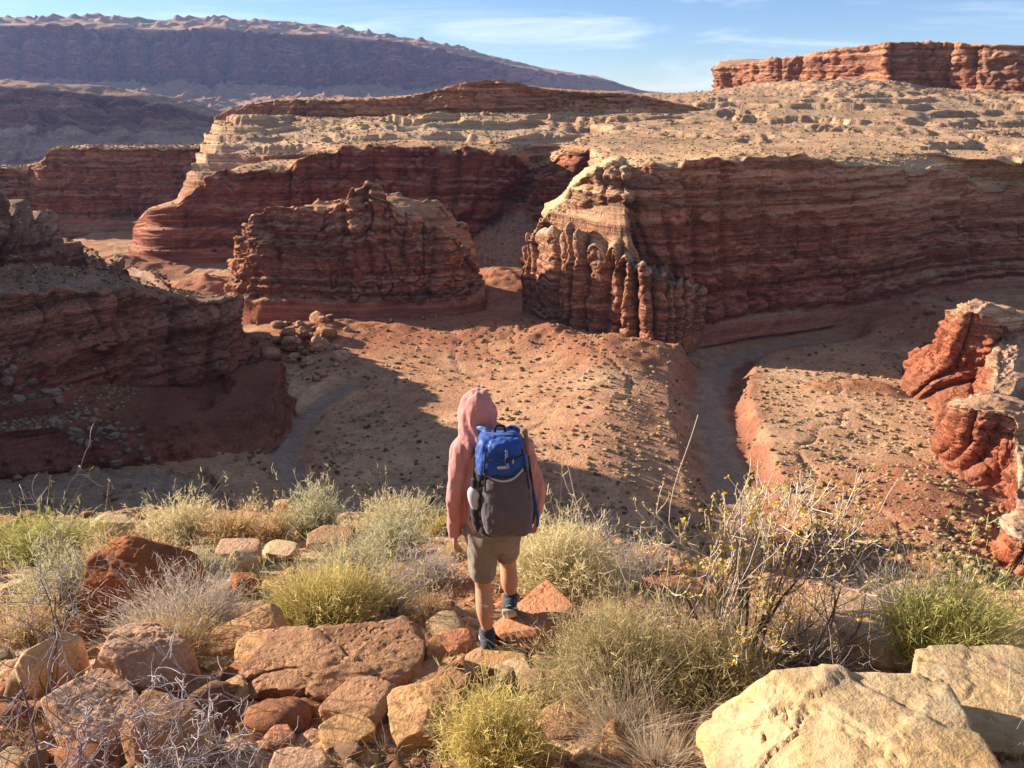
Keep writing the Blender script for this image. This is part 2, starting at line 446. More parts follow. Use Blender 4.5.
# ---- far left wall
cr = [(-120, 172), (-50, 170), (0, 169), (30, 167), (42, 158), (52, 150), (90, 148), (140, 147), (190, 150), (250, 152)]
c2 = [PD(x, y, 365) for x, y in cr]
c2[0] = PD(-120, 172, 385); c2[3] = PD(32, 167, 372)
c0 = [(p[0] - 1, p[1] - 12, -62) for p in c2]; c1 = [(p[0] - 1, p[1] - 5, -55) for p in c2]
c3 = [(p[0], p[1] + 6, p[2] + 0.9) for p in c2]
c4 = [(p[0] + 8, p[1] + 70, p[2] - 4.0) for p in c2]
loft('canyon_wall', [c0, c1, c2, c3, c4],
     [(12, 't', DRED, DRED, .6), (70, 'c', RED, (0.36, .17, .10), 1.4), (8, 'f', PALE, WHT, .5), (24, 'f', WHT, PALE, .8)],
     ds=0.8, seed=61, rimn=((2, 1.5, 12),), label='farthest red canyon wall at left with a smooth pale top')

# ---- central butte (closed ring)
bt = [(241, 262), (246, 232), (256, 214), (290, 207), (332, 206), (346, 203), (354, 190), (378, 190), (388, 206), (408, 212), (440, 233), (464, 246), (479, 264)]
base = [(236, 318), (243, 322), (256, 324), (290, 325), (332, 326), (346, 327), (358, 327), (378, 328), (392, 328), (412, 328), (440, 327), (466, 325), (486, 318)]
yy = [222, 212, 209, 208, 207, 207, 206, 206, 207, 208, 209, 212, 220]
q0 = [(PD(x, y, d)[0], d - 4.5, -62) for (x, y), d in zip(base, yy)]
q1 = [(PD(x, y, d)[0], d, -54) for (x, y), d in zip(base, yy)]
q2 = [PD(x, y, d + 5) for (x, y), d in zip(bt, yy)]
bx = [(-12, 238), (-30, 243), (-50, 243), (-68, 238)]
for i, (x, y) in enumerate(bx):
    q0.append((x, y + 6, -62)); q1.append((x, y, -54)); q2.append((x + (-2 if x > -30 else 2), y - 4, (-38, -31, -31, -36)[i]))
cx, cy = -40, 226
q3 = [(p[0] * .85 + cx * .15, p[1] * .85 + cy * .15, p[2] + 0.3) for p in q2]
q4 = [(p[0] * .5 + cx * .5, p[1] * .3 + cy * .7, p[2] - 3.0) for p in q2]
loft('butte', [q0, q1, q2, q3, q4],
     [(14, 't', DRED, DRED, .6), (110, 'c', (0.37, .145, .085), (0.45, .21, .125), 1.3), (8, 'f', (0.42, .20, .11), (0.42, .20, .11), .8), (20, 'f', (0.38, .17, .09), RED, .8)],
     ds=0.35, seed=79, cellk=0.9, closed=True, rimn=((2, 1.8, 5),), label='free standing red butte in the middle of the canyon')

# ---- fluted spur with pillars
sp = [(522, 316, 254, 248), (541, 324, 238, 228), (560, 336, 234, 222), (581, 345, 238, 220), (605, 352, 240, 218), (626, 358, 258, 224), (648, 361, 276, 236), (664, 360, 284, 246), (684, 354, 288, 262), (702, 344, 290, 280)]
s0 = [PZ(a, b, -61) for a, b, c, d in sp]
s1 = [(p[0], p[1] + 2.2, -57.5) for p in s0]
s2 = [PD(a, c, p[1] + 4.2) for (a, b, c, d), p in zip(sp, s0)]
s3 = [PD(a + 3, c - 5, p[1] + 7.5) for (a, b, c, d), p in zip(sp, s0)]
s4y = [(530, 240), (541, 222), (556, 212), (580, 208), (600, 204), (624, 204), (630, 262), (636, 272), (650, 278), (668, 280)]
s4 = [PD(x, y, (212, 210, 208, 204, 198, 193, 188, 188, 188, 190)[i]) for i, (x, y) in enumerate(s4y)]
s5y = [(541, 214), (549, 211), (561, 201), (573, 184), (594, 170), (623, 166), (630, 250), (640, 262), (648, 268), (664, 270)]
s5 = [PD(x, y, (230, 224, 216, 208, 200, 196, 194, 194, 194, 195)[i]) for i, (x, y) in enumerate(s5y)]
s6 = [PD(x + 4, y - (10, 10, 10, 9, 7, 4, 0, 0, 0, 0)[i], (262, 258, 250, 240, 232, 226, 203, 203, 203, 203)[i]) for i, (x, y) in enumerate(s5y)]
def flutes(width, depth, topdrop, cap, w_hi=(2.3, 3.0), seed=5):
    def fn(P, B, n, S, tt, d):
        w = S / width + 1.3 * vn(S / width / 2.3, B[..., 2] / 60, seed=seed) + 0.12 * vn(S / 3, B[..., 2] / 6, seed=seed + 1)
        fr = w - np.floor(w); cid = np.floor(w)
        lobe = np.sqrt(np.maximum(0, 1 - (2 * fr - 1) ** 2))
        r = _h(cid, cid * 0, cid * 0, seed)
        wt = sstep(0.2, 1.0, tt) * (1 - sstep(w_hi[0], w_hi[1], tt))
        P = P + n * ((lobe - 0.65) * depth * wt * (0.5 + 0.9 * r) + 1.6 * wt * vn(w / 2.7, w * 0, seed=seed + 3))[..., None]
        hz = sstep(1.2, 2.0, tt) * (1 - sstep(2.6, 3.5, tt))
        P[..., 2] += hz * (-(1 - lobe) * topdrop + (r - 0.6) * topdrop * 0.9)
        # rounded knob below the cap
        neck = np.exp(-((tt - 1.78) / 0.06) ** 2) * cap
        P = P - n * (neck * (0.5 + r) * np.ones_like(S))[..., None]
        return P
    return fn
loft('rock_spur', [s0, s1, s2, s3, s4, s5, s6],
     [(12, 't', RED, SOIL, .4), (84, 'c', (0.36, .155, .09), (0.44, .23, .14), .6), (12, 'f', (0.46, .28, .18), (0.46, .29, .19), .8),
      (56, 's', (0.38, .18, .10), (0.46, .27, .16), 1.0), (50, 'c', (0.40, .19, .11), (0.54, .35, .21), 1.1), (26, 'f', PALE, PALE, .6)],
     ds=0.3, seed=91, cellk=0.85, extra=flutes(5.0, 3.8, 3.8, 0.5, seed=14), label='sunlit spur of fluted rock pillars reaching down to the canyon floor')

# ---- right outcrop: three white capped towers on a red slope
oc = [(915, 352, 972, 318, 172), (893, 388, 958, 308, 153), (900, 402, 972, 311, 147), (910, 408, 1010, 328, 146), (918, 416, 1002, 342, 146),
      (924, 428, 998, 368, 137), (929, 440, 992, 402, 126), (933, 455, 963, 403, 121), (938, 470, 972, 407, 115), (942, 488, 1015, 418, 112), (945, 505, 1016, 446, 111),
      (947, 530, 1018, 490, 104), (950, 548, 1010, 520, 97), (955, 564, 1000, 523, 93), (965, 586, 1012, 536, 88), (990, 606, 1060, 560, 84), (1020, 630, 1100, 590, 78)]
o0 = [PZ(a, b, -61.5) for a, b, c, d, y in oc]
o3 = [PD(c, d, y) for a, b, c, d, y in oc]
o1 = [(p[0] * .72 + q[0] * .28, p[1] * .72 + q[1] * .28, p[2] * .78 + q[2] * .22) for p, q in zip(o0, o3)]
o2 = [(p[0] * .15 + q[0] * .85, p[1] * .15 + q[1] * .85, p[2] * .5 + q[2] * .5) for p, q in zip(o0, o3)]
o2b = [(p[0] * .2 + q[0] * .8, p[1] * .2 + q[1] * .8, p[2] * .28 + q[2] * .72) for p, q in zip(o2, o3)]
o4 = [(p[0] + 4.5, p[1] + 2, p[2] + .9) for p in o3]
o5 = [(p[0] + 26, p[1] + 8, p[2] - 5) for p in o3]
RR = (0.34, .125, .07)
loft('rock_outcrop', [o0, o1, o2, o2b, o3, o4, o5],
     [(24, 't', (0.33, .12, .065), RR, .6), (40, 'c', RR, (0.38, .13, .07), .55), (26, 'c', (0.38, .125, .065), (0.42, .16, .09), 1.0), (16, 'c', (0.42, .19, .11), (0.48, .28, .17), 1.0),
      (22, 't', (0.53, .36, .24), (0.46, .28, .18), 1.0), (24, 's', (0.5, .33, .22), TAN, 1)],
     ds=0.25, seed=117, cellk=0.6, mat=M_REDROCK, extra=flutes(5.5, 2.6, 2.0, 0.7, w_hi=(3.7, 4.2), seed=8), label='crumbling red outcrop with white rock caps at the right edge')

# ---- near left wall, plus an unseen stretch raised to cast shade
lw = [ # toe, cliff base, rim, bench back, upper rim
 ((-300, 510, 80), (-320, 400, 84), (-330, 250, 90), (-350, 130, 96), (-370, 20, 102)),  # out of view, added to keep the sun off the lower hillside
 ((-150, 486, 110), (-150, 400, 118), (-150, 300, 124), (-170, 190, 130), (-200, 60, 140)),  # out of view, upper tiers raised for their shadow
 ((-60, 485, 113), (-60, 396, 122), (-60, 296, 128), (-60, 245, 140), (-60, 100, 150)),  # also unseen, upper rim raised for its shadow
 ((0, 481, 114), (0, 392, 126), (0, 292, 133), (0, 262, 146), (-2, 190, 153)),  # upper rim here and next two raised to lengthen the floor shadow
 ((60, 475, 116), (50, 386, 132), (50, 290, 140), (38, 264, 150), (26, 211, 158)),
 ((124, 470, 118), (105, 384, 140), (105, 288, 147), (66, 268, 156), (58, 230, 163)),
 ((180, 467, 120), (160, 388, 148), (152, 296, 155), (96, 272, 163), (82, 258, 168)),
 ((232, 465, 121), (208, 386, 154), (196, 299, 160), (122, 281, 168), (108, 272, 174)),
 ((272, 448, 127), (232, 374, 159), (228, 298, 164), (150, 289, 172), (130, 281, 180)),
 ((294, 420, 138), (243, 362, 166), (238, 298, 170), (168, 291, 176), (142, 283, 190)),
 ((292, 392, 152), (240, 348, 176), (232, 297, 180), (170, 290, 182), (140, 282, 200)),
 ((262, 372, 166), (220, 338, 190), (214, 295, 194), (160, 288, 196), (125, 276, 215)),
]
gg = [[PD(*c[i]) for c in lw] for i in range(5)]
gg[0] = [(p[0], p[1], -61) for p in gg[0]]
gb = [(p[0] - 30, p[1] + 12, p[2] - 2) for p in gg[4]]
def leftx(P, B, n, S, tt, d):
    w = S / 6.5 + 0.4 * vn(S / 9, S * 0, seed=3); fr = w - np.floor(w)
    lobe = np.sqrt(np.maximum(0, 1 - (2 * fr - 1) ** 2)); r = _h(np.floor(w), fr * 0, fr * 0, 3)
    wt = sstep(4.1, 4.5, tt) * (1 - sstep(5.2, 5.7, tt))
    P = P + n * ((lobe - .6) * 3.4 * wt)[..., None]
    P[..., 2] += sstep(4.5, 5, tt) * (1 - sstep(5.1, 5.6, tt)) * ((lobe - 1) * 3.5 + (r - .5) * 3)
    return P
gh = [(p[0] * .62 + q[0] * .38, p[1] * .62 + q[1] * .38, p[2] * .62 + q[2] * .38 + 2.4) for p, q in zip(gg[0], gg[1])]
gg.insert(1, gh)
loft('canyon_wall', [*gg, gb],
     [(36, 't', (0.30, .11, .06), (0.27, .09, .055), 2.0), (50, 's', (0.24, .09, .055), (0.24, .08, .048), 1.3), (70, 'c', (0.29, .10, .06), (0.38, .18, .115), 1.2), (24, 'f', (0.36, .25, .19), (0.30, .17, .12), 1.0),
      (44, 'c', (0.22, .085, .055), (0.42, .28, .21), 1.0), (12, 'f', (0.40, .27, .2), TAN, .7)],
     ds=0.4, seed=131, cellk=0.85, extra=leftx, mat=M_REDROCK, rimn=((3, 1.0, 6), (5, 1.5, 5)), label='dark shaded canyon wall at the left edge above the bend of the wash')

# ---- our own lower hillside seen below left
hs = [[(-150, 478), (-60, 478), (0, 478), (60, 476), (120, 474), (160, 476), (200, 482), (232, 500), (268, 512)],
      [(-150, 500), (-60, 500), (0, 500), (60, 498), (120, 494), (160, 496), (200, 505), (236, 522), (272, 532)],
      [(-150, 540), (-60, 540), (0, 538), (60, 536), (120, 530), (160, 532), (200, 545), (240, 556), (280, 560)],
      [(-200, 640), (-80, 640), (0, 640), (60, 640), (120, 640), (160, 640), (200, 640), (250, 640), (300, 640)]]
h0 = [PD(x, y, 108) for x, y in hs[0]]; h1 = [PD(x, y, 90) for x, y in hs[1]]; h2 = [PD(x, y, 66) for x, y in hs[2]]; h3 = [PD(x, y, 34) for x, y in hs[3]]
hz = [(p[0], p[1] + 9, -62) for p in h0]
loft('hillside', [hz, h0, h1, h2, h3],
     [(24, 'c', DRED, (0.2, .09, .06), .9), (44, 't', (0.24, .17, .14), (0.22, .14, .11), 1.3), (50, 't', (0.20, .13, .1), SOIL, 1.2), (30, 't', SOIL, SOIL, 1)],
     ds=0.4, seed=151, cellk=0.7, label='rubble covered lower hillside below the viewpoint at left')

# ---- far tier and far mesa
ft = [(-300, 88), (-120, 88), (0, 88), (50, 90), (112, 96), (160, 104), (212, 117), (280, 135), (360, 150)]
f3 = [PD(x, y, 1300 + 0.5 * max(0, x)) for x, y in ft]
f1 = [(p[0] + 10, p[1] - 120, -128) for p in f3]; f2 = [(p[0] + 5, p[1] - 40, p[2] * .4 - 50) for p in f3]
f4 = [(p[0], p[1] + 60, p[2] + 10) for p in f3]; f5 = [(p[0], p[1] + 260, p[2] - 40) for p in f3]
f0 = [(p[0] + 10, p[1] - 300, -150) for p in f3]
FC = (0.26, .13, .10)
loft('distant_bench', [f0, f1, f2, f3, f4, f5],
     [(14, 't', FC, FC, .8), (30, 'c', (0.36, .24, .18), (0.40, .27, .2), .8), (36, 'c', FC, (0.22, .10, .075), 1.0), (8, 't', FC, FC, .6), (16, 'f', FC, (0.3, .17, .13), 1)],
     ds=5, k=5, seed=171, mat=M_FAR, label='hazy banded lower cliffs in the distance at left')
fm = [(-420, 22), (-260, 20), (-120, 22), (-20, 23), (50, 24), (90, 27), (140, 30), (200, 30), (250, 31), (300, 33), (350, 36), (392, 41), (430, 47), (470, 56), (515, 66), (560, 74), (600, 79), (625, 86), (650, 92), (700, 96)]
kn = [(-420, 16), (-260, 14), (-120, 16), (-20, 16), (40, 15), (95, 13), (135, 18), (200, 15), (250, 20), (300, 22), (350, 27), (392, 33), (430, 40), (470, 49), (515, 61), (560, 71), (600, 77), (625, 85), (650, 91), (700, 96)]
Ym = [2900 + 1.6 * max(0, x) for x, y in fm]
m3 = [PD(x, y, d) for (x, y), d in zip(fm, Ym)]
my = [78 + 0.05 * max(0, x) * .4 for x, y in fm]
m2 = [PD(x, min(b + 1, 110) if b > y + 6 else y + 4, d - 120) for (x, y), b, d in zip(fm, my, Ym)]
m1 = [(p[0], p[1] - 800, -75) for p in m2]
m0 = [(p[0], p[1] - 300, -160) for p in m1]
m4 = [PD(x, y, d + 260) for (x, y), d in zip(kn, Ym)]
m5 = [(p[0], p[1] + 900, p[2] - 40) for p in m4]
MC = (0.36, .13, .10)
def knobs(P, B, n, S, tt, d):
    f1, e, c = voro(B[..., 0] / 55, B[..., 1] / 55, seed=4)
    w = sstep(3.1, 3.6, tt) * (1 - sstep(4.2, 4.7, tt))
    ww = (.85 * sstep(-500, 250, B[..., 0]))[..., None]
    P = P * (1 - ww) + B * ww
    P[..., 2] += w * (np.maximum(0, .5 - f1) * 45 * c - 6) * (1 - ww[..., 0])
    return P
loft('distant_mesa', [m0, m1, m2, m3, m4, m5],
     [(10, 't', MC, MC, .8), (50, 't', (0.26, .12, .085), (0.28, .11, .08), 2.0), (70, 'c', MC, (0.34, .15, .11), 2.6), (40, 'f', (0.40, .24, .17), (0.40, .24, .17), 1.6), (10, 'f', MC, MC, 1)],
     ds=9, k=9, seed=191, mat=M_FAR, extra=knobs, label='huge hazy blue mesa filling the skyline at left')

# ---- canyon floor
def polydist(X, Y, pts):
    """distance, signed side (+ = right of travel), nearest"""
    best = np.full(X.shape, 1e9); side = np.zeros(X.shape)
    for (ax, ay), (bx, by) in zip(pts[:-1], pts[1:]):
        dx, dy = bx - ax, by - ay; L2 = dx * dx + dy * dy
        t = np.clip(((X - ax) * dx + (Y - ay) * dy) / L2, 0, 1)
        d = np.hypot(X - ax - t * dx, Y - ay - t * dy)
        cr = (X - ax) * dy - (Y - ay) * dx
        m = d < best
        best = np.where(m, d, best); side = np.where(m, np.sign(cr), side)
    return best, side
def curve2(pxs, z=-60):
    P = np.array([PZ(a, b, z)[:2] for a, b in pxs]); t = np.linspace(0, len(P) - 1, len(P) * 6)
    return crom(P, t)
W_R = curve2([(840, 338), (778, 343), (735, 356), (715, 378), (712, 408), (722, 446), (738, 490), (760, 540), (790, 610), (820, 700)], -62)
W_L = curve2([(352, 384), (330, 393), (305, 412), (288, 436), (288, 462), (312, 486), (350, 506), (400, 528), (470, 560), (560, 600), (700, 660), (820, 700)], -60)
TR = curve2([(760, 470), (752, 500), (748, 530)], -61)
def floor_z(X, Y):
    z = -60 + 0.9 * fbm(X / 40, Y / 40, oct=3, seed=201) + 0.22 * fbm(X / 5, Y / 5, oct=3, seed=202)
    d, s = polydist(X, Y, W_R)
    jj = 1.2 * fbm(X / 7, Y / 7, oct=3, seed=203)
    dl = d + jj
    left = -3.4 * (1 - sstep(4.5, 8.0, dl)); right = -3.4 * (1 - sstep(5.0, 26.0, dl))
    z = z + np.where(s > 0, right, left)
    z = z + np.where(s > 0, 4.6 * sstep(4.5, 9.5, dl) * (1 - sstep(12, 60, dl)) * sstep(98, 128, Y) * (1 - sstep(168, 186, Y)), 0)
    d2, s2 = polydist(X, Y, W_L)
    z = z - 1.5 * (1 - sstep(2.6, 4.8, d2 + 0.5 * jj))
    z = z - .5 * np.exp(-(fbm(X / 16, Y / 30, oct=3, seed=218) / .02) ** 2)
    # red aprons below the spur and at the lower right
    for (cx, cy, r, h) in APR:
        q = np.hypot(X - cx, Y - cy) / r
        z = z + h * np.maximum(0, 1 - q) ** 1.3 * (1 + .25 * fbm(X / 4, Y / 4, oct=3, seed=204))
    return z
APR = []
for a, b, r, h in ((560, 345, 22, 4), (620, 362, 20, 3.5), (680, 366, 14, 3), (500, 335, 26, 4), (400, 330, 30, 3), (310, 335, 22, 3.5), (930, 500, 18, 2.5), (900, 570, 16, 2), (860, 620, 16, 2), (500, 285, 30, 6), (210, 300, 34, 7), (120, 270, 30, 5), (930, 330, 26, 7), (875, 392, 7, 2.0), (850, 392, 6, 1.6), (825, 390, 6, 1.4), (960, 600, 16, 4)):
    p = PZ(a, b, -60); APR.append((p[0], p[1], r, h))
xs = np.arange(-190, 260, 0.65); ys = 62 * (430 / 62) ** np.linspace(0, 1, 620)
X, Y = np.meshgrid(xs, ys)
Z = floor_z(X, Y)
d, s = polydist(X, Y, W_R); d2, _ = polydist(X, Y, W_L); d3, _ = polydist(X, Y, TR)
jj = fbm(X / 6, Y / 6, oct=4, seed=210)
c = np.zeros(X.shape + (3,)); c[:] = (0.49, 0.25, 0.14)
def mixc(c, col, w): return c * (1 - w[..., None]) + np.array(col) * w[..., None]
c = mixc(c, (0.54, 0.315, 0.18), sstep(-.2, .5, fbm(X / 22, Y / 22, oct=4, seed=211)))
c *= (1 + .22 * fbm(X / 9, Y / 5, oct=4, seed=216) + .16 * fbm(X / 2.2, Y / 2.2, oct=3, seed=217))[..., None]
gul = np.abs(fbm(X / 16, Y / 30, oct=3, seed=218)); c = mixc(c, (0.56, .36, .21), .6 * np.exp(-(gul / .02) ** 2))
redw = np.zeros(X.shape)
for (cx, cy, r, h) in APR: redw = np.maximum(redw, 1 - sstep(.45, 1.15, np.hypot(X - cx, Y - cy) / r + .35 * jj))
c = mixc(c, (0.34, .12, .062), redw * .7)
c = mixc(c, (0.30, .12, .07), (1 - sstep(6, 11, d + jj * 2)) * (s < 0))
wr = (1 - sstep(2.0, 4.2, d + 2.0 * jj)) * sstep(96, 112, Y + 5 * jj); c = mixc(c, (0.38, 0.25, 0.175), wr)
wl = 1 - sstep(2.0, 3.0, d2 + .7 * jj); c = mixc(c, (0.38, 0.255, 0.18), wl)
FLOORW = np.maximum(wr, wl)
me = mesh_np('canyon_floor', np.stack([X, Y, Z], -1).reshape(-1, 3), grid_faces(*X.shape), c.reshape(-1, 3))
mf, nt, b, out = new_mat('canyon_floor_soil'); N = NT(nt)
at = N.n('ShaderNodeAttribute'); at.attribute_name = 'Col'
v = N.coord('Object', (1, 1, 1))
n1 = N.noise(v, 0.35, 6, 0.7); n2 = N.noise(v, 1.8, 5, 0.7)
f = N.mul(N.mr(n1, .3, .7, .75, 1.25), N.mr(n2, .3, .7, .78, 1.22))
cc = N.n('ShaderNodeCombineXYZ')
for i in range(3): N.l(f, cc.inputs[i])
cl = N.mix(1.0, at.outputs['Color'], cc.outputs[0], 'MULTIPLY')
vo = N.n('ShaderNodeTexVoronoi'); vo.inputs['Scale'].default_value = 0.8; N.l(v, vo.inputs['Vector'])
cl = N.mix(N.mr(vo.outputs['Distance'], .1, .32, .45, 0), cl, (0.27, .15, .07))
N.l(cl, b.inputs['Base Color']); N.l(N.bump(N.mul(n1, n2, 'ADD'), .8, .5), b.inputs['Normal'])
b.inputs['Specular IOR Level'].default_value = 0.05
link('canyon_floor', me, mf)['kind'] = 'structure'
bpy.data.objects['canyon_floor']['label'] = 'sandy canyon floor dotted with scrub, with a dry wash curving round each side'

# the country below and beyond everything
gx = np.array([-4400, -2500, -600, -200, 270, 700, 2500, 4400.]); gy = np.array([-600, -300, 20, 430, 900, 2000, 4000, 5800.])
X, Y = np.meshgrid(gx, gy); Z = np.full(X.shape, -66.0); Z[Y > 850] = -160
me = mesh_np('ground', np.stack([X, Y, Z], -1).reshape(-1, 3), grid_faces(*X.shape), np.tile((0.3, .16, .1), (X.size, 1)))
link('ground', me, M_FAR)['kind'] = 'structure'
# ================================================================== FOREGROUND LEDGE
EDGE = [(-40, 10.5), (-8.0, 10.2), (-6.2, 10.0), (-4.9, 10.1), (-3.6, 10.3), (-2.2, 10.0), (-0.8, 9.3), (0.4, 8.2), (1.4, 7.6), (2.2, 6.6), (3.0, 5.6), (4.5, 5.2), (6.5, 5.2), (20, 5.0)]
def edge_y(x): return np.interp(x, [e[0] for e in EDGE], [e[1] for e in EDGE])
def ground_z(x, y, fine=True):
    x = np.asarray(x, float); y = np.asarray(y, float)
    z = -1.62 - 0.42 * y + 0 * x
    z = z + np.where(y < 0, 0.25 * (-y) * -0.2, 0)
    # small rise to the right where the big slab lies
    z = z + 0.28 * sstep(0.6, 2.2, x) * sstep(4.6, 2.4, y)
    z = z + 0.13 * fbm(x / 1.9, y / 1.9, oct=3, seed=301)
    if fine:
        q = 0.10 * fbm(x / 0.5, y / 0.5, oct=4, seed=302)
        z = z + q
    e = edge_y(x) + 0.35 * fbm(x / 0.9, y * 0, oct=3, seed=303)
    over = np.maximum(0, y - e)
    z = z - 1.15 * over - 0.9 * sstep(0, 1.2, over)
    return z
def G(px, py):
    """point where the pixel's line of sight meets the ledge"""
    a, b, c = ray(px, py)
    t = np.linspace(0.8, 16, 900)
    zz = ground_z(a * t, b * t)
    i = int(np.argmax(c * t < zz))
    if i == 0: i = 899
    return Vector((a * t[i], b * t[i], float(zz[i])))
nx = np.concatenate([np.linspace(-34, -9, 60)[:-1], np.linspace(-9, 7, 560), np.linspace(7, 30, 50)[1:]])
ny = np.concatenate([np.linspace(-14, 0.6, 40)[:-1], 0.6 + 9.9 * np.linspace(0, 1, 420) ** 1.25, np.linspace(10.5, 48, 110)[1:]])
X, Y = np.meshgrid(nx, ny)
Z = ground_z(X, Y)
f1, e, cc_ = voro(X / 0.19, Y / 0.19, seed=310)
Z += np.where(cc_ > 0.45, np.maximum(0, 0.42 - f1) * 0.12 * cc_, 0)
f1, e, c2_ = voro(X / 0.07, Y / 0.07, seed=311)
Z += np.where(c2_ > 0.4, np.maximum(0, 0.42 - f1) * 0.05 * c2_, 0)
c = np.zeros(X.shape + (3,)); c[:] = (0.42, 0.23, 0.125)
c = mixc(c, (0.50, 0.32, 0.18), sstep(-.2, .4, fbm(X / .8, Y / .8, oct=4, seed=312)))
c = mixc(c, (0.36, 0.15, 0.075), sstep(0.0, .5, fbm(X / 1.5, Y / 1.5, oct=4, seed=313)))
c *= (0.8 + 0.45 * c2_)[..., None]
me = mesh_np('ledge_ground', np.stack([X, Y, Z], -1).reshape(-1, 3), grid_faces(*X.shape), c.reshape(-1, 3))
mg, nt, b, out = new_mat('gritty_soil'); N = NT(nt)
at = N.n('ShaderNodeAttribute'); at.attribute_name = 'Col'; v = N.coord('Object', (1, 1, 1))
n1 = N.noise(v, 9, 6, 0.7); n2 = N.noise(v, 60, 4, 0.7)
vo = N.n('ShaderNodeTexVoronoi'); vo.inputs['Scale'].default_value = 28; N.l(v, vo.inputs['Vector'])
hs_ = N.n('ShaderNodeSeparateColor'); N.l(vo.outputs['Color'], hs_.inputs[0])
f = N.mul(N.mul(N.mr(n1, .3, .7, .7, 1.25), N.mr(n2, .3, .7, .75, 1.25)), N.mr(hs_.outputs[0], 0, 1, .75, 1.25))
cm = N.n('ShaderNodeCombineXYZ')
for i in range(3): N.l(f, cm.inputs[i])
N.l(N.mix(1.0, at.outputs['Color'], cm.outputs[0], 'MULTIPLY'), b.inputs['Base Color'])
hh = N.mul(N.mul(n1, .05), N.mul(N.mul(vo.outputs['Distance'], -.012), N.mul(n2, .006), 'ADD'), 'ADD')
N.l(N.bump(hh, 1.0, 1.0), b.inputs['Normal']); b.inputs['Specular IOR Level'].default_value = .05
tag(link('ground', me, mg), 'gritty orange soil of the ledge in the foreground', kind='structure')

# ------------------------------------------------------------------ rocks
def boulder_mat(name, c1, c2, c3, pit=0.5, k=1.0, strata=0.5, lichen=0.0, pits_dark=0.3, bstr=1.0):
    m, nt, b, out = new_mat(name); N = NT(nt)
    v = N.coord('Object', (1, 1, 1))
    n0 = N.noise(v, 1.6 * k, 5, 0.6); n1 = N.noise(v, 6 * k, 7, 0.68); n2 = N.noise(v, 40 * k, 5, 0.7)
    vs = N.coord('Object', (1.2 * k, 1.2 * k, 9 * k)); ns = N.noise(vs, 1.0, 5, .6, .4)
    c = N.mix(N.mr(n0, .35, .65, 0, 1), c1, c2)
    c = N.mix(N.mr(ns, .45, .65, 0, strata), c, c3)
    c = N.mix(N.mr(n1, .55, .72, 0, .45), c, tuple(q * .55 for q in c3))
    f = N.mul(N.mr(n1, .3, .7, .72, 1.25), N.mr(n2, .3, .7, .78, 1.2))
    cm = N.n('ShaderNodeCombineXYZ')
    for i in range(3): N.l(f, cm.inputs[i])
    c = N.mix(1.0, c, cm.outputs[0], 'MULTIPLY')
    vo = N.n('ShaderNodeTexVoronoi'); vo.inputs['Scale'].default_value = 22 * k
    wv = N.n('ShaderNodeVectorMath', operation='ADD'); N.l(v, wv.inputs[0])
    nn = N.n('ShaderNodeTexNoise'); nn.inputs['Scale'].default_value = 12 * k; N.l(v, nn.inputs['Vector'])
    sc = N.n('ShaderNodeVectorMath', operation='SCALE'); sc.inputs[3].default_value = .08 / k; N.l(nn.outputs['Color'], sc.inputs[0]); N.l(sc.outputs[0], wv.inputs[1])
    N.l(wv.outputs[0], vo.inputs['Vector'])
    pm = N.mr(n0, .42, .6, 0, 1)
    pt = N.mul(N.mr(vo.outputs['Distance'], 0, .38, 1, 0), pm)
    c = N.mix(N.mul(pt, pits_dark), c, tuple(q * .5 for q in c3))
    if lichen:
        nl = N.noise(v, 11 * k, 4, .7)
        c = N.mix(N.mr(nl, .62, .68, 0, lichen), c, (.42, .40, .30))
    N.l(c, b.inputs['Base Color'])
    h = N.mul(N.mul(n1, .045), N.mul(n2, .012), 'ADD')
    h = N.mul(h, N.mul(ns, .02), 'ADD')
    h = N.mul(h, N.mul(pt, -.03 * pit), 'ADD')
    N.l(N.bump(h, 1.0, bstr / k), b.inputs['Normal'])
    b.inputs['Specular IOR Level'].default_value = .08
    return m
BM = {
 'orange': boulder_mat('orange_sandstone', (.56, .31, .145), (.52, .27, .12), (.44, .20, .08)),
 'dark': boulder_mat('varnished_sandstone', (.40, .15, .055), (.30, .10, .04), (.20, .07, .035), pit=.9, strata=.7),  # darkest of the boulder materials, deep red
 'brown': boulder_mat('red_brown_sandstone', (.46, .24, .125), (.30, .14, .08), (.52, .30, .15), pit=1.2, pits_dark=.6),
 'pink': boulder_mat('pink_sandstone', (.57, .34, .21), (.52, .28, .16), (.46, .22, .11), pit=1.2, pits_dark=.6),
 'pale': boulder_mat('pale_sandstone', (.62, .43, .24), (.58, .38, .20), (.52, .30, .14), pit=.4),
 'slab': boulder_mat('cream_slickrock', (.47, .31, .16), (.50, .35, .205), (.52, .29, .09), pit=.15, k=.7, strata=.7, lichen=.35, bstr=.5, pits_dark=.15),
 'terra': boulder_mat('terracotta_sandstone', (.52, .23, .12), (.46, .19, .095), (.40, .16, .08), pit=.6),
}
def ico(n):
    bm = bmesh.new(); bmesh.ops.create_icosphere(bm, subdivisions=n, radius=1)
    V = np.array([v.co[:] for v in bm.verts]); F = np.array([[v.index for v in f.verts] for f in bm.faces]); bm.free()
    return V, F
ICO = {n: ico(n) for n in (1, 2, 3, 5, 6)}
def cube_sphere(n):
    """quad grid sphere directions"""
    t = np.linspace(-1, 1, n); t = np.tan(t * math.pi / 4)
    return t
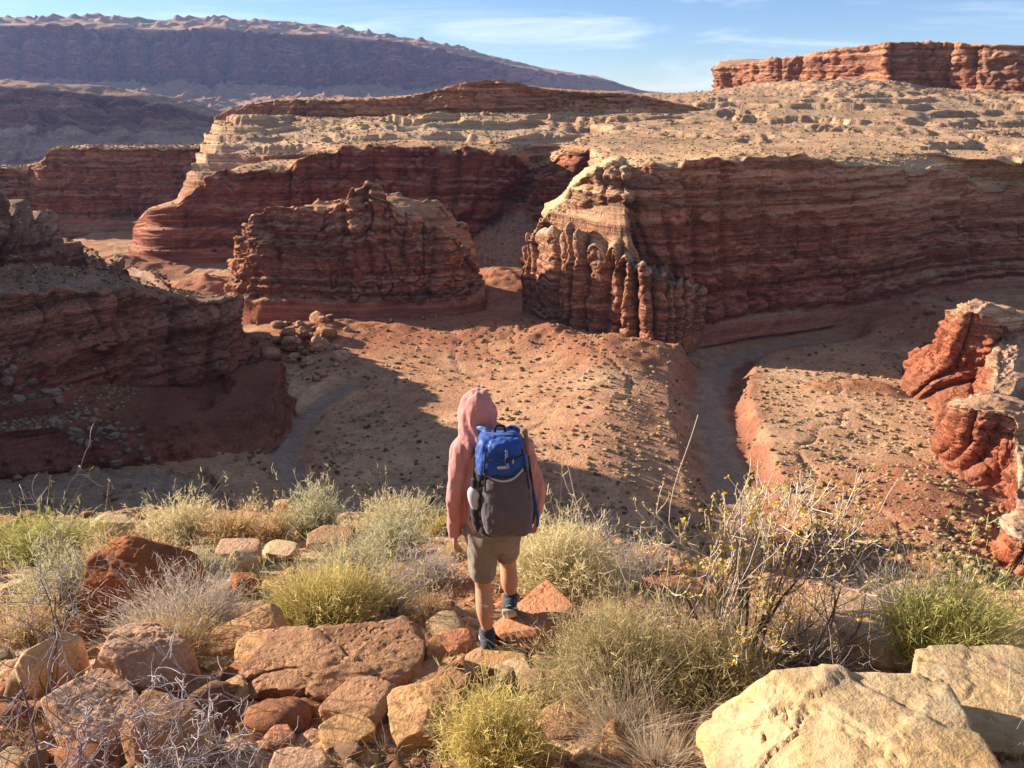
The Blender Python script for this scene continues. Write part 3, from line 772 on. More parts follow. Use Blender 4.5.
def rock_shape(n, half, planes=None, seed=0, nplanes=9, sharp=36, rough=.065, pit=0.0, chip=.5, strata=.02, chips=16, cracks=0, ripple=0):
    """star shaped block: soft intersection of planes. half = half sizes; planes = extra (nx,ny,nz,d) in unit space"""
    D, F = ICO[n]
    r0 = np.random.default_rng(seed)
    P = [(1, 0, 0, 1), (-1, 0, 0, 1), (0, 1, 0, 1), (0, -1, 0, 1), (0, 0, 1, 1), (0, 0, -1, 1)]
    for p in (planes or []): P.append(p)
    for i in range(nplanes):
        q = r0.normal(size=3); q /= np.linalg.norm(q)
        P.append((*q, r0.uniform(.95, 1.3) * (abs(q[0]) + abs(q[1]) + abs(q[2])) / 1.55))
    inv = np.zeros(len(D))
    jit = 0.03
    for i, (a, b, c, d) in enumerate(P):
        nn = np.array((a, b, c), float); nn += r0.normal(size=3) * jit; L = np.linalg.norm(nn)
        k = np.maximum(0, (D @ nn) / (d * L / 1.0))
        inv += k ** sharp
    rad = inv ** (-1 / sharp)
    if chips:
        W = D * rad[:, None] * (np.array(half) / max(half)); inv2 = rad ** -70.0
        for i in range(chips):
            q = r0.normal(size=3); q /= np.linalg.norm(q)
            h = (W @ q).max() * r0.uniform(.72, .95)
            k = np.maximum(0, (D * (np.array(half) / max(half))) @ q / h)
            inv2 += k ** 70
        rad = inv2 ** (-1 / 70.0)
    V = D * rad[:, None] * np.array(half)
    Nn = D / np.array(half); Nn /= np.linalg.norm(Nn, axis=1, keepdims=True)
    s = float(min(half)); q = V / max(half)
    so = seed * 3.1
    d = rough * s * (1.6 * fbm(q[:, 0] * 1.6 + so, q[:, 1] * 1.6, q[:, 2] * 1.6, oct=6, seed=seed, gain=.55))
    # chipped blocks
    m1 = fbm(q[:, 0] * 4 + so, q[:, 1] * 4, q[:, 2] * 7, oct=3, seed=seed + 1)
    d += chip * rough * s * np.tanh(6 * m1) * .7
    d += strata * s * np.tanh(4 * vn(q[:, 2] * 9 + .8 * q[:, 0], q[:, 0] * .7, seed=seed + 2))
    if ripple:
        d += ripple * s * np.abs(np.sin((q[:, 0] * .9 + q[:, 1] * .35 + .05 * fbm(q[:, 0] * 3, q[:, 1] * 3, oct=2, seed=seed)) * 34)) * (q[:, 1] < .25)
    if cracks:
        for j in range(cracks):
            g = vn(q[:, 0] * 1.7 + q[:, 1] * (1.2 if j % 2 else -1.4) + 3.3 * j + .25 * fbm(q[:, 0] * 5, q[:, 1] * 5, oct=3, seed=seed + 9), q[:, 1] * .8 + 7.7 * j, seed=seed + 5 + j)
            d -= .16 * s * np.exp(-(g / .022) ** 2)
            d += .07 * s * np.tanh(g * 14)
    if pit:
        f1, e, c = voro(q[:, 0] * 14 + q[:, 2] * 9, q[:, 1] * 14 - q[:, 2] * 6, seed=seed + 3)
        d -= pit * s * np.maximum(0, .45 - f1) * (c > .35)
    V = V + Nn * d[:, None]
    return V, F
ROCKS = []
def rot(rx, ry, rz):
    return np.array(Matrix.Rotation(R(rz), 3, 'Z') @ Matrix.Rotation(R(ry), 3, 'Y') @ Matrix.Rotation(R(rx), 3, 'X'))
def project(W):
    zc = W[:, 1] * CP - W[:, 2] * SP
    return 512 + FPX * W[:, 0] / zc, 384 - FPX * (W[:, 1] * SP + W[:, 2] * CP) / zc
def add_rock(label, box, prop, r=(0, 0, 0), mat='orange', planes=None, seed=0, n=5, foot=None, **k):
    """box: what the rock spans in the photo x0,y0,x1,y1; prop: its proportions (width, depth, height)"""
    x0, y0, x1, y1 = box
    p = G((x0 + x1) / 2, min(foot or y1, 900))
    V, F = rock_shape(n, prop, planes, seed, **k)
    V = V @ rot(*r).T
    wid = V[:, 0].max() - V[:, 0].min()
    cd = p.y * CP - p.z * SP
    sx = (x1 - x0) * cd / FPX / wid; sz = sx
    for it in range(7):
        W = V * (sx, sx, sz)
        ymin, ymax = W[:, 1].min(), W[:, 1].max(); zmin, zmax = W[:, 2].min(), W[:, 2].max()
        W[:, 1] -= ymin
        W[:, 2] -= zmin
        low = np.clip(1 - W[:, 2] / (zmax - zmin) * 1.6, 0, 1)
        W[:, 2] -= low * (.46 * W[:, 1] + .05 + .06 * (zmax - zmin))
        W += (p.x, p.y - .05 * (ymax - ymin), p.z - .12 * (zmax - zmin))
        a, b = project(W)
        sx *= ((x1 - x0) / (a.max() - a.min())) ** .8
        top = b.min(); want = (foot or y1) - y0; have = (foot or y1) - top
        sz = np.clip(sz * (want / max(5, have)) ** .9, .3 * sx, 2.2 * sx)
        ctr = (a.max() + a.min()) / 2
        p.x += ((x0 + x1) / 2 - ctr) * cd / FPX * .9
    o_ = Vector(p)
    me = mesh_np('boulder', W - np.array(o_), F)
    o = link('boulder', me, BM[mat]); o.location = o_
    tag(o, label, 'boulder', 'boulders and rocks on the foreground ledge')
    ROCKS.append((o.location.x, o.location.y, sx))
    return o
L = add_rock
L('large dark boulder on edge at left, near face shaded, left edge sunlit', (78, 535, 208, 618), (1, .6, .8), (6, 4, -4), 'dark',
  [(-.5, 0, .9, 1.0), (.45, 0, 1, .84), (-1, 0, -.35, 1.0), (0, -1, .25, .95)], seed=11, n=6, nplanes=3, rough=.07)
L('broad pink slab boulder with pocked top and shaded red front at lower left', (92, 622, 208, 706), (1, 1.1, .55), (-10, 14, -20), 'pink', [(.8, -.5, .3, .95), (-.2, .3, 1, .9)], seed=12, n=6, nplanes=4, pit=.10, sharp=30, rough=.065)
L('pale sunlit slab tilted on its edge at the far left', (14, 632, 92, 700), (.35, 1, .45), (6, 30, -50), 'pale', seed=13, nplanes=4, rough=.065)
L('brown slab lying under the pink slab boulder, half covered by dead branches', (40, 668, 150, 768), (1, .8, .5), (-8, 10, -30), 'pink', seed=49, n=6, nplanes=5, pit=.08)
L('red shaded boulder right below the pink slab boulder', (120, 690, 222, 768), (1, .8, .6), (-8, 14, -10), 'brown', seed=50, n=6, nplanes=5, rough=.06)
L('tilted orange boulder left of the biggest brown boulder, its sunny side facing left', (205, 604, 288, 668), (1, .7, .5), (0, -26, 14), 'orange', [(.7, -.6, .2, .95)], seed=14, n=6, nplanes=3, rough=.06)
L('low rounded orange boulder between the tilted boulder and the biggest brown boulder', (234, 630, 300, 690), (.8, .9, .6), (0, -16, 10), 'orange', seed=15, nplanes=8, sharp=10)
L('flat tan rock in the gap left of the biggest brown boulder', (204, 674, 250, 712), (1, .8, .5), (0, -8, 10), 'orange', seed=51)
L('biggest brown boulder, pocked and dark on top with a sandy sunlit left end', (236, 624, 426, 706), (1, .62, .42), (-6, 3, 6), 'brown', [(-.9, -.5, .5, .78), (.6, 0, .9, 1.0), (-.6, 0, .9, .95), (.1, -1, .5, .9)], seed=16, n=6, nplanes=4, pit=.08, rough=.10, chip=.8, cracks=2)
L('lumpy boulder with a pale grey top corner in front of the biggest brown boulder', (318, 680, 402, 732), (1, .8, .5), (-10, 4, -12), 'brown', [(-.6, 0, .8, .9)], seed=17, n=5, rough=.08)
L('smooth sandy orange boulder left of the bright yellow bush at the bottom', (386, 680, 462, 752), (.9, 1, .8), (-12, 6, 14), 'orange', [(-.7, -.3, .6, .9), (.2, -.7, .6, .95)], seed=18, n=6, sharp=16, rough=.05)
L('terracotta slab with rippled grooves lying tilted beside the hiker', (488, 582, 588, 655), (1, 1, .3), (-14, -14, 26), 'terra', [(-.6, -.7, 0, .95)], seed=19, n=6, nplanes=3, sharp=34, rough=.04, strata=.05, chips=5, ripple=.10)
L('flat orange stone under the standing foot of the hiker', (462, 650, 528, 682), (1, .8, .25), (-2, 1, 8), 'orange', seed=20, nplanes=6)
L('small pale flat stone just below the foot of the hiker at right', (488, 664, 534, 684), (1, .7, .22), (-4, -4, 20), 'pale', seed=21, nplanes=6)
L('wide flat brown rock between the smooth orange boulder and the foot of the hiker', (408, 662, 470, 700), (1, .8, .35), (-4, 6, -12), 'brown', seed=52)
L('round brown boulder in the middle distance between the pale grass tufts', (306, 526, 356, 552), (1, .9, .6), (0, 0, 10), 'brown', seed=22, nplanes=10, sharp=12)
L('pale cracked rock at the left brink behind the dark boulder', (88, 514, 136, 540), (1, .6, .5), (0, 4, 0), 'pale', seed=23)
L('small rounded rock at the brink above the grass', (273, 499, 294, 514), (1, .9, .7), (0, 0, 0), 'orange', seed=24)
L('orange rock at the brink right of the hiker', (560, 524, 582, 545), (1, .8, .9), (0, -12, 0), 'orange', seed=25)
L('second orange rock at the brink beside the small grey tuft', (580, 534, 608, 552), (1, .8, .6), (0, 14, 20), 'orange', seed=26)
L('smooth yellow ochre rock half hidden behind the large olive bush', (592, 568, 642, 592), (1, .9, .5), (0, 5, 0), 'pale', seed=27, sharp=10)
L('flat pink slab lying in the sunlit grass left of the hiker', (215, 538, 262, 566), (1, 1, .25), (-6, 5, 20), 'pink', seed=28, sharp=30)
L('flat ochre slab at the foot of the pale grasses', (262, 540, 300, 562), (1, .8, .25), (-6, -5, -20), 'pale', seed=29)
L('dark angular stone in the hollow beside the grey brush', (228, 572, 262, 600), (1, 1, .9), (0, 20, 30), 'dark', seed=30)
L('tan slab tilted up behind the dark angular stone', (226, 550, 258, 576), (1, .6, .7), (0, 30, 10), 'pale', seed=53)
L('long brown rock in the shade right of the pale grass clump', (370, 566, 410, 588), (1, .7, .5), (0, 0, -20), 'brown', seed=31)
L('brown rock at the left foot of the hiker', (436, 632, 472, 656), (1, .9, .8), (0, 20, 10), 'terra', seed=32)
L('tall pointed stone between the biggest brown boulder and the hiker', (420, 644, 444, 676), (.6, .6, 1), (0, 12, 0), 'orange', seed=33)
L('big cream slickrock slab with yellow stains filling the bottom right corner', (696, 668, 1036, 880), (1, .8, .26), (0, -7, -6), 'slab',
  [(-.62, 0, .8, .66), (.40, .1, .9, .86), (0, -.35, 1, .9), (.25, -.2, 1, .93), (-.8, -.5, .3, .9)], seed=40, n=6, nplanes=2, sharp=30, rough=.045, chip=.6, chips=9, cracks=4, foot=880)
L('second cream slab behind the big one at the right edge', (904, 656, 1110, 760), (1, .8, .25), (0, 3, 6), 'slab', [(-.5, 0, .85, .9)], seed=41, n=6, nplanes=3, rough=.07, cracks=2)
L('low pale ledge rock under the green bush at the right edge', (830, 628, 1060, 664), (1, .4, .12), (0, 1, 3), 'slab', seed=42, n=5, nplanes=3)
L('small pale stone under the left end of the big cream slab', (700, 706, 738, 732), (1, .9, .6), (0, 10, 0), 'slab', seed=43)
L('orange rock peeking out under the grey grass at the bottom', (600, 738, 630, 760), (1, .9, .7), (0, 0, 0), 'orange', seed=44)
L('brown rock under the right edge of the bright yellow bush', (540, 700, 592, 740), (1, .9, .6), (0, 0, 20), 'brown', seed=54)
L('flat pink rock at the bottom edge left of the lumpy boulder', (268, 748, 330, 785), (1, .8, .4), (-6, 4, 0), 'pink', seed=46)
L('long flat tan rock below the lumpy boulder', (318, 718, 376, 752), (1, .7, .35), (-6, 6, 14), 'orange', seed=55)
L('small red block in front of the left end of the biggest brown boulder', (262, 728, 296, 752), (1, .9, .7), (0, 12, 30), 'terra', seed=47)
L('brown rock at the far left between yellow brush and dead branches', (0, 578, 36, 606), (1, .8, .6), (0, -14, 0), 'pink', seed=48)

# stones and pebbles: the largest are things of their own, the rest is gravel
SPEC = []
r1 = np.random.default_rng(5)
smesh = []
for i in range(14):
    V, F = rock_shape(3, (1, r1.uniform(.65, 1), r1.uniform(.4, .75)), None, 500 + i, nplanes=7, sharp=16, rough=.10, chips=10)
    smesh.append((V, F))
stone_me = {}
mats = ['orange', 'pink', 'brown', 'pale', 'terra']
def stone_pos(n, size_lo, size_hi):
    out = []
    while len(out) < n:
        px = r1.uniform(0, 700) if r1.random() < .9 else r1.uniform(560, 1020); py = r1.uniform(505, 790)
        dens = fbm(np.array([px / 70]), np.array([py / 40]), seed=77, oct=2)[0]
        if dens < r1.uniform(-.7, .5): continue
        if py > 700 or (400 < px < 540 and py > 630): pass
        elif r1.random() < .35: continue
        p = G(px, py)
        if p.y > 10.2 or p.y < .9: continue
        s = size_lo * (size_hi / size_lo) ** (r1.random() ** 2.4)
        out.append((p, s))
    return out
pos = stone_pos(300, .032, .15)
pos.sort(key=lambda t: -t[1])
for i, (p, s) in enumerate(pos):
    k = int(r1.integers(14)); mt = mats[int(r1.integers(5))]
    key = (k, mt)
    if key not in stone_me:
        V, F = smesh[k]; me = mesh_np('stone', V, F); me.materials.append(BM[mt]); stone_me[key] = me
    o = link('stone', stone_me[key]); o.location = (p.x, p.y, p.z + s * .18); o.scale = (s, s, s)
    o.rotation_euler = (r1.normal() * .3, r1.normal() * .3, r1.uniform(0, 6.28))
    tag(o, 'loose angular sandstone fragment scattered on the ledge', 'stone', 'loose stones scattered over the ledge')
pb = []
pos = stone_pos(2600, .008, .032)
for i in range(1400):
    x_, y_ = r1.uniform(-9, 6), r1.uniform(-3, 9.5)
    if y_ > edge_y(x_) - .2: continue
    pos.append((Vector((x_, y_, float(ground_z(x_, y_)))), .012 * 6 ** (r1.random() ** 2)))
Vs = []; Fs = []; off = 0; cs = []
for p, s in pos:
    V, F = ICO[1]
    A = rot(r1.uniform(0, 360), r1.uniform(0, 360), 0)
    W = (V * r1.uniform(.6, 1.15, (len(V), 1)) * (1, r1.uniform(.6, 1), r1.uniform(.5, .9))) @ A.T * s + np.array((p.x, p.y, p.z + s * .2))
    Vs.append(W); Fs.append(F + off); off += len(V)
    cb = np.array([(.50, .28, .15), (.56, .36, .22), (.40, .17, .09), (.45, .24, .14)][int(r1.integers(4))]) * r1.uniform(.8, 1.15)
    cs.append(np.tile(cb, (len(V), 1)))
me = mesh_np('gravel', np.concatenate(Vs), np.concatenate(Fs), np.concatenate(cs), smooth=False)
tag(link('gravel', me, mg), 'fine gravel strewn over the ledge', kind='stuff')
# ================================================================== PLANTS
def leaf_mat(name, trans=.35, rough=.7):
    m, nt, b, out = new_mat(name); N = NT(nt)
    at = N.n('ShaderNodeAttribute'); at.attribute_name = 'Col'
    d = N.n('ShaderNodeBsdfDiffuse'); t = N.n('ShaderNodeBsdfTranslucent'); mx = N.n('ShaderNodeMixShader')
    mx.inputs[0].default_value = trans
    N.l(at.outputs['Color'], d.inputs[0]); N.l(at.outputs['Color'], t.inputs[0])
    N.l(d.outputs[0], mx.inputs[1]); N.l(t.outputs[0], mx.inputs[2]); N.l(mx.outputs[0], out.inputs[0])
    return m
M_BLADE = leaf_mat('dry_stems', .35)
M_LEAF = leaf_mat('small_leaves', .5)
M_TWIG = leaf_mat('bare_twigs', 0.0)
def blades(n, spread, h, w, seed, root, tip, lean=.9, seg=3, curl=.25, hvar=.35, width=.0035, up=0.0, dome=1.0, squash=1.0):
    """n blades fanning from a crown of radius spread*. returns V,F(quads),C"""
    r = np.random.default_rng(seed)
    a = r.uniform(0, 2 * np.pi, n); q = np.sqrt(r.random(n))
    base = np.stack([np.cos(a) * q * spread * .30, np.sin(a) * q * spread * .30 * squash, np.zeros(n)], 1)
    # direction: outward more for outer ones
    th = np.clip(q * lean + r.normal(size=n) * .16, 0, 1.45)
    a2 = a + r.normal(size=n) * .45
    D = np.stack([np.cos(a2) * np.sin(th) * w, np.sin(a2) * np.sin(th) * w * squash, np.cos(th) + up], 1)
    D[:, 2] = np.maximum(D[:, 2], .15)
    Ln = h * (1 + hvar * r.normal(size=n) * .5) * np.where(dome, 1.0, 1.0)
    Ln = Ln * (1 - .25 * q)
    clump = _h(np.floor(a * 3), np.floor(q * 4), a * 0, seed)
    Ln *= .72 + .5 * clump
    Ln *= .62 + .62 * _h(np.floor(a2 * 1.1 + 9), np.floor(q * 2.2), a * 0, seed + 3)
    Ln = np.where(r.random(n) < .03, Ln * 1.45, Ln)
    bend = r.normal(size=(n, 3)) * curl; bend[:, 2] -= curl * .4
    perp = np.cross(D, r.normal(size=(n, 3))); perp /= np.linalg.norm(perp, axis=1, keepdims=True)
    Vs = []; Cs = []
    root = np.array(root); tip = np.array(tip)
    tone = (r.uniform(.65, 1.25, n) * (.8 + .4 * clump))[:, None]
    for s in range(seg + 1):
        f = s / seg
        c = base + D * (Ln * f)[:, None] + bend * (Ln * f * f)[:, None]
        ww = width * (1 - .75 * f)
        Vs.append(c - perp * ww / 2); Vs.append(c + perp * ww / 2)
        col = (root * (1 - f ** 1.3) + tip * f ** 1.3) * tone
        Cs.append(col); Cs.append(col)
    V = np.stack(Vs, 1); C_ = np.stack(Cs, 1)               # n, 2(seg+1), 3
    k = 2 * (seg + 1)
    F = np.concatenate([np.stack([np.arange(n) * k + 2 * s, np.arange(n) * k + 2 * s + 1, np.arange(n) * k + 2 * s + 3, np.arange(n) * k + 2 * s + 2], 1) for s in range(seg)])
    tips = V[:, -1]
    return V.reshape(-1, 3), F, C_.reshape(-1, 3), tips, D
def tufts(tips, D, n_each, size, seed, col, col2, width=.004):
    """short sprigs at the tips of the stems"""
    r = np.random.default_rng(seed)
    T = np.repeat(tips, n_each, 0) - np.repeat(D, n_each, 0) * r.uniform(0, .12, (len(tips) * n_each, 1))
    n = len(T)
    d = np.repeat(D, n_each, 0) * .8 + r.normal(size=(n, 3)) * .55
    d /= np.linalg.norm(d, axis=1, keepdims=True)
    p = np.cross(d, r.normal(size=(n, 3))); p /= np.linalg.norm(p, axis=1, keepdims=True)
    L_ = size * r.uniform(.5, 1.3, (n, 1))
    V = np.stack([T - p * width / 2, T + p * width / 2, T + p * width * .3 + d * L_, T - p * width * .3 + d * L_], 1)
    c = np.array(col) + (np.array(col2) - np.array(col)) * r.random((n, 1)); c = c * r.uniform(.75, 1.2, (n, 1))
    F = np.arange(n * 4).reshape(n, 4)
    return V.reshape(-1, 3), F, np.repeat(c, 4, 0)
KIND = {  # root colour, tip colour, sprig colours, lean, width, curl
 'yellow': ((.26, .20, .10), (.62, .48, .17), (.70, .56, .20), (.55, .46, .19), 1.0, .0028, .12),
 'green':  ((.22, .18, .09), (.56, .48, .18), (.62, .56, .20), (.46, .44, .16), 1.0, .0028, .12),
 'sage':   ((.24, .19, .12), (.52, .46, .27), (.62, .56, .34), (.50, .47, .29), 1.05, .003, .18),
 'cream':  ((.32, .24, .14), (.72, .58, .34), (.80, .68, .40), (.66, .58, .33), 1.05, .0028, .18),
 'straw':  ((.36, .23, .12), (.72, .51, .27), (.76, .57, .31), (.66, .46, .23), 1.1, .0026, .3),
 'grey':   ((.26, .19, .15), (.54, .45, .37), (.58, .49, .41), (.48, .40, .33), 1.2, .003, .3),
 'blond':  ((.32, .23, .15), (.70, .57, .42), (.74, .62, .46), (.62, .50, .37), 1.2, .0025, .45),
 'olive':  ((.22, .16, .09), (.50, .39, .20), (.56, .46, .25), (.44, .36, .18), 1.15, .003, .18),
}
BUSHES = []
def bush(label, px, py, wpx, hpx, kind, seed, n=900, cat='bush', name='rabbitbrush', sprig=3, squash=.8, group='shrubs and grass clumps on the ledge', spr_len=.05, lean=None, up=0.0, curl=None):
    p = G(px, py)
    cd = p.y * CP - p.z * SP                               # depth along the camera axis
    s = cd / FPX
    W = wpx * s / 2 * .87; H = hpx * s * .97
    ro, ti, c1, c2, le, wd, cu = KIND[kind]
    if lean: le = lean
    if curl is not None: cu = curl
    wd = max(wd, .55 * s)
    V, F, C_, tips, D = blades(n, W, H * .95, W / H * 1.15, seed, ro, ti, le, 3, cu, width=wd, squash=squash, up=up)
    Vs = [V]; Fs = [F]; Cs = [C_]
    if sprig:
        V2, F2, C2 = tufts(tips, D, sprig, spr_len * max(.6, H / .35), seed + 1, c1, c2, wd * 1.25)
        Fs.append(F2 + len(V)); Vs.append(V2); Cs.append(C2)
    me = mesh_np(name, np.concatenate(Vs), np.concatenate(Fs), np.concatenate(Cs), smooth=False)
    o = link(name, me, M_BLADE)
    o.location = (p.x, p.y + W * .25 * squash, p.z - .02)
    tag(o, label, cat, group)
    BUSHES.append(o)
    return o
B_ = bush
B_('bright yellow bush at the bottom just below the hiker', 497, 775, 106, 96, 'yellow', 1, 2600, sprig=4, spr_len=.04)
B_('wide yellow bush behind the biggest brown boulder', 325, 632, 150, 62, 'yellow', 2, 2400, sprig=4, up=.15)
B_('grey green bush behind the wide yellow bush', 352, 588, 90, 48, 'sage', 3, 1500)
B_('tan grey clump just right of the wide yellow bush', 385, 615, 70, 56, 'grey', 4, 1100, sprig=2)
B_('dry grey brush in front of the dark boulder', 182, 645, 130, 62, 'grey', 5, 2600, sprig=2)
B_('dead tan undergrowth at the foot of the dry grey brush', 165, 660, 110, 50, 'straw', 6, 1400, sprig=1, name='dry_grass', cat='grass clump')
B_('upright sage green bush left of the dark boulder', 58, 618, 76, 72, 'sage', 7, 1500)
B_('low yellow green bush at the far left brink', 38, 562, 150, 44, 'green', 8, 1800)
B_('pale yellow bush at the brink directly behind the dark boulder', 182, 545, 90, 40, 'cream', 9, 1500)
B_('straw coloured clump right of the pale yellow bush at the brink', 232, 540, 62, 34, 'straw', 10, 1000, name='dry_grass', cat='grass clump')
B_('grey green tuft at the brink above the round brown boulder', 312, 535, 66, 42, 'sage', 11, 1300)
B_('tan clump between the two brink tufts left of centre', 270, 540, 50, 30, 'straw', 12, 800, name='dry_grass', cat='grass clump')
B_('pale cream tuft at the brink left of the hiker', 400, 532, 90, 34, 'cream', 13, 1400)
B_('rounded sage clump below the cream tuft left of the hiker', 392, 556, 80, 42, 'sage', 14, 1400)
B_('grey clump beside the left hand of the hiker', 432, 585, 56, 40, 'grey', 15, 900)
B_('straw grass clump behind the round brown boulder', 362, 545, 46, 26, 'straw', 16, 700, name='dry_grass', cat='grass clump')
B_('large pale yellow green bush right behind the hiker', 558, 592, 116, 68, 'cream', 17, 2600, sprig=4)
B_('small grey twiggy tuft at the brink right of the hiker', 596, 546, 34, 32, 'grey', 18, 500, sprig=1)
B_('straw clump under the small grey tuft', 560, 600, 90, 30, 'straw', 19, 700, name='dry_grass', cat='grass clump')
B_('large olive bush with needle like stems right of the hiker', 620, 700, 160, 104, 'olive', 20, 4200, sprig=3, spr_len=.035)
B_('olive brown bush under the yellow leaved shrub', 715, 705, 120, 100, 'olive', 21, 2800, sprig=2)
B_('blond curling grass in front of the olive bush', 622, 745, 96, 70, 'blond', 22, 1500, sprig=0, name='dry_grass', cat='grass clump', curl=.6)
B_('silvery grass clump at the bottom edge left of the cream slab', 662, 782, 84, 62, 'blond', 23, 1500, sprig=0, name='dry_grass', cat='grass clump', curl=.5)
B_('bright green bush behind the cream slabs at right', 938, 672, 150, 84, 'green', 24, 2800, sprig=3, up=.2, lean=.7)
B_('grey twiggy brush behind the bright green bush', 905, 625, 120, 48, 'grey', 25, 1400, sprig=1)
B_('grey brown tangle of stems between the shrub and the green bush', 805, 682, 110, 76, 'grey', 26, 2200, sprig=1)
B_('pale straw brush behind the yellow leaved shrub', 790, 640, 120, 52, 'straw', 27, 1400, sprig=1)
B_('tuft of blond grass in a crack of the slab at the right edge', 1004, 748, 60, 44, 'blond', 28, 500, sprig=0, name='dry_grass', cat='grass clump', curl=.6)
B_('small straw tuft in front of the biggest brown boulder', 320, 692, 56, 48, 'straw', 29, 600, sprig=1, name='dry_grass', cat='grass clump')
B_('straw undergrowth at the left edge below the sage bush', 20, 640, 90, 40, 'straw', 30, 900, name='dry_grass', cat='grass clump')
B_('dry grass at the foot of the yellow green bush at far left', 110, 575, 90, 34, 'straw', 31, 900, name='dry_grass', cat='grass clump')
B_('tan clump in the open ground left of the hiker', 430, 620, 46, 28, 'straw', 32, 450, name='dry_grass', cat='grass clump')
B_('olive clump at the left base of the rippled slab', 548, 712, 50, 40, 'olive', 33, 500)
B_('straw tuft in front of the rounded rock at the brink', 455, 560, 40, 26, 'straw', 34, 400, name='dry_grass', cat='grass clump')
B_('small yellow bush poking up beside the cream tuft', 440, 535, 36, 22, 'yellow', 35, 500)
B_('grey clump at the brink right of the large pale bush', 640, 575, 60, 36, 'grey', 36, 700)
B_('straw clump left of the rock at the brink', 150, 560, 60, 24, 'straw', 37, 600, name='dry_grass', cat='grass clump')
B_('grey sage clump in the middle ground beside the flat pink slab', 205, 575, 56, 26, 'sage', 38, 700)

# thin dry grass everywhere between
r2 = np.random.default_rng(9)
Vs = []; Fs = []; Cs = []; off = 0
cnt = 0
while cnt < 1900:
    px = r2.uniform(-40, 1060); py = r2.uniform(505, 780)
    world = cnt >= 1300
    if fbm(np.array([px / 50]), np.array([py / 25]), seed=88, oct=2)[0] < r2.uniform(-.5, .4): continue
    if py > 690 and r2.random() < .6: continue
    if world:
        x_, y_ = r2.uniform(-9, 6), r2.uniform(-2, 9.5)
        if y_ > edge_y(x_): continue
        p = Vector((x_, y_, float(ground_z(x_, y_))))
    else: p = G(px, py)
    if p.y > 10.6: continue
    h = r2.uniform(.04, .13)
    n = int(r2.integers(10, 26))
    V, F, C_, _, _ = blades(n, r2.uniform(.05, .14), h, 1.0, int(r2.integers(1e6)), (.36, .24, .13), [(.62, .48, .27), (.58, .48, .25), (.5, .42, .3)][int(r2.integers(3))], 1.1, 2, .4, width=.003)
    Vs.append(V + np.array(p)); Fs.append(F + off); Cs.append(C_); off += len(V); cnt += 1
me = mesh_np('grass', np.concatenate(Vs), np.concatenate(Fs), np.concatenate(Cs), smooth=False)
tag(link('grass', me, M_BLADE), 'thin dry straw grass between the rocks on the ledge', kind='stuff')

# ------------------------------------------------------------------ woody shrubs: recursive branches
def tube_np(pts, rad, k=5):
    pts = np.array(pts, float); n = len(pts)
    T = np.gradient(pts, axis=0); T /= np.linalg.norm(T, axis=1, keepdims=True) + 1e-9
    a = np.cross(T, (0.31, .9, .2)); a /= np.linalg.norm(a, axis=1, keepdims=True) + 1e-9
    b = np.cross(T, a)
    th = np.arange(k) * 2 * np.pi / k
    V = pts[:, None] + (a[:, None] * np.cos(th)[None, :, None] + b[:, None] * np.sin(th)[None, :, None]) * np.array(rad)[:, None, None]
    F = grid_faces(n, k, True)
    return V.reshape(-1, 3), F
def grow(r, p, d, L0, rad, depth, out, tips, wob=.35, kids=(2, 4), spread=.75, upb=.05, minr=.0012):
    n = 6; pts = [np.array(p)]; d = np.array(d, float); d /= np.linalg.norm(d)
    nodes = []
    for i in range(n):
        d = d + r.normal(size=3) * wob * .35; d[2] += upb; d /= np.linalg.norm(d)
        pts.append(pts[-1] + d * L0 / n); nodes.append((pts[-1], d.copy(), i))
    r_end = max(rad * .55, minr)
    out.append((pts, np.linspace(rad, r_end, n + 1), depth))
    if depth == 0:
        tips.append((pts[-1], d)); tips.append((pts[3], d)); return
    for j in range(int(r.integers(kids[0], kids[1] + 1))):
        q, dd, i = nodes[int(r.integers(2, n))]
        nd = dd + r.normal(size=3) * spread
        grow(r, q, nd, L0 * r.uniform(.45, .75), max(minr, rad * (1 - .5 * i / n) * .6), depth - 1, out, tips, wob, kids, spread, upb, minr)
    tips.append((pts[-1], d))
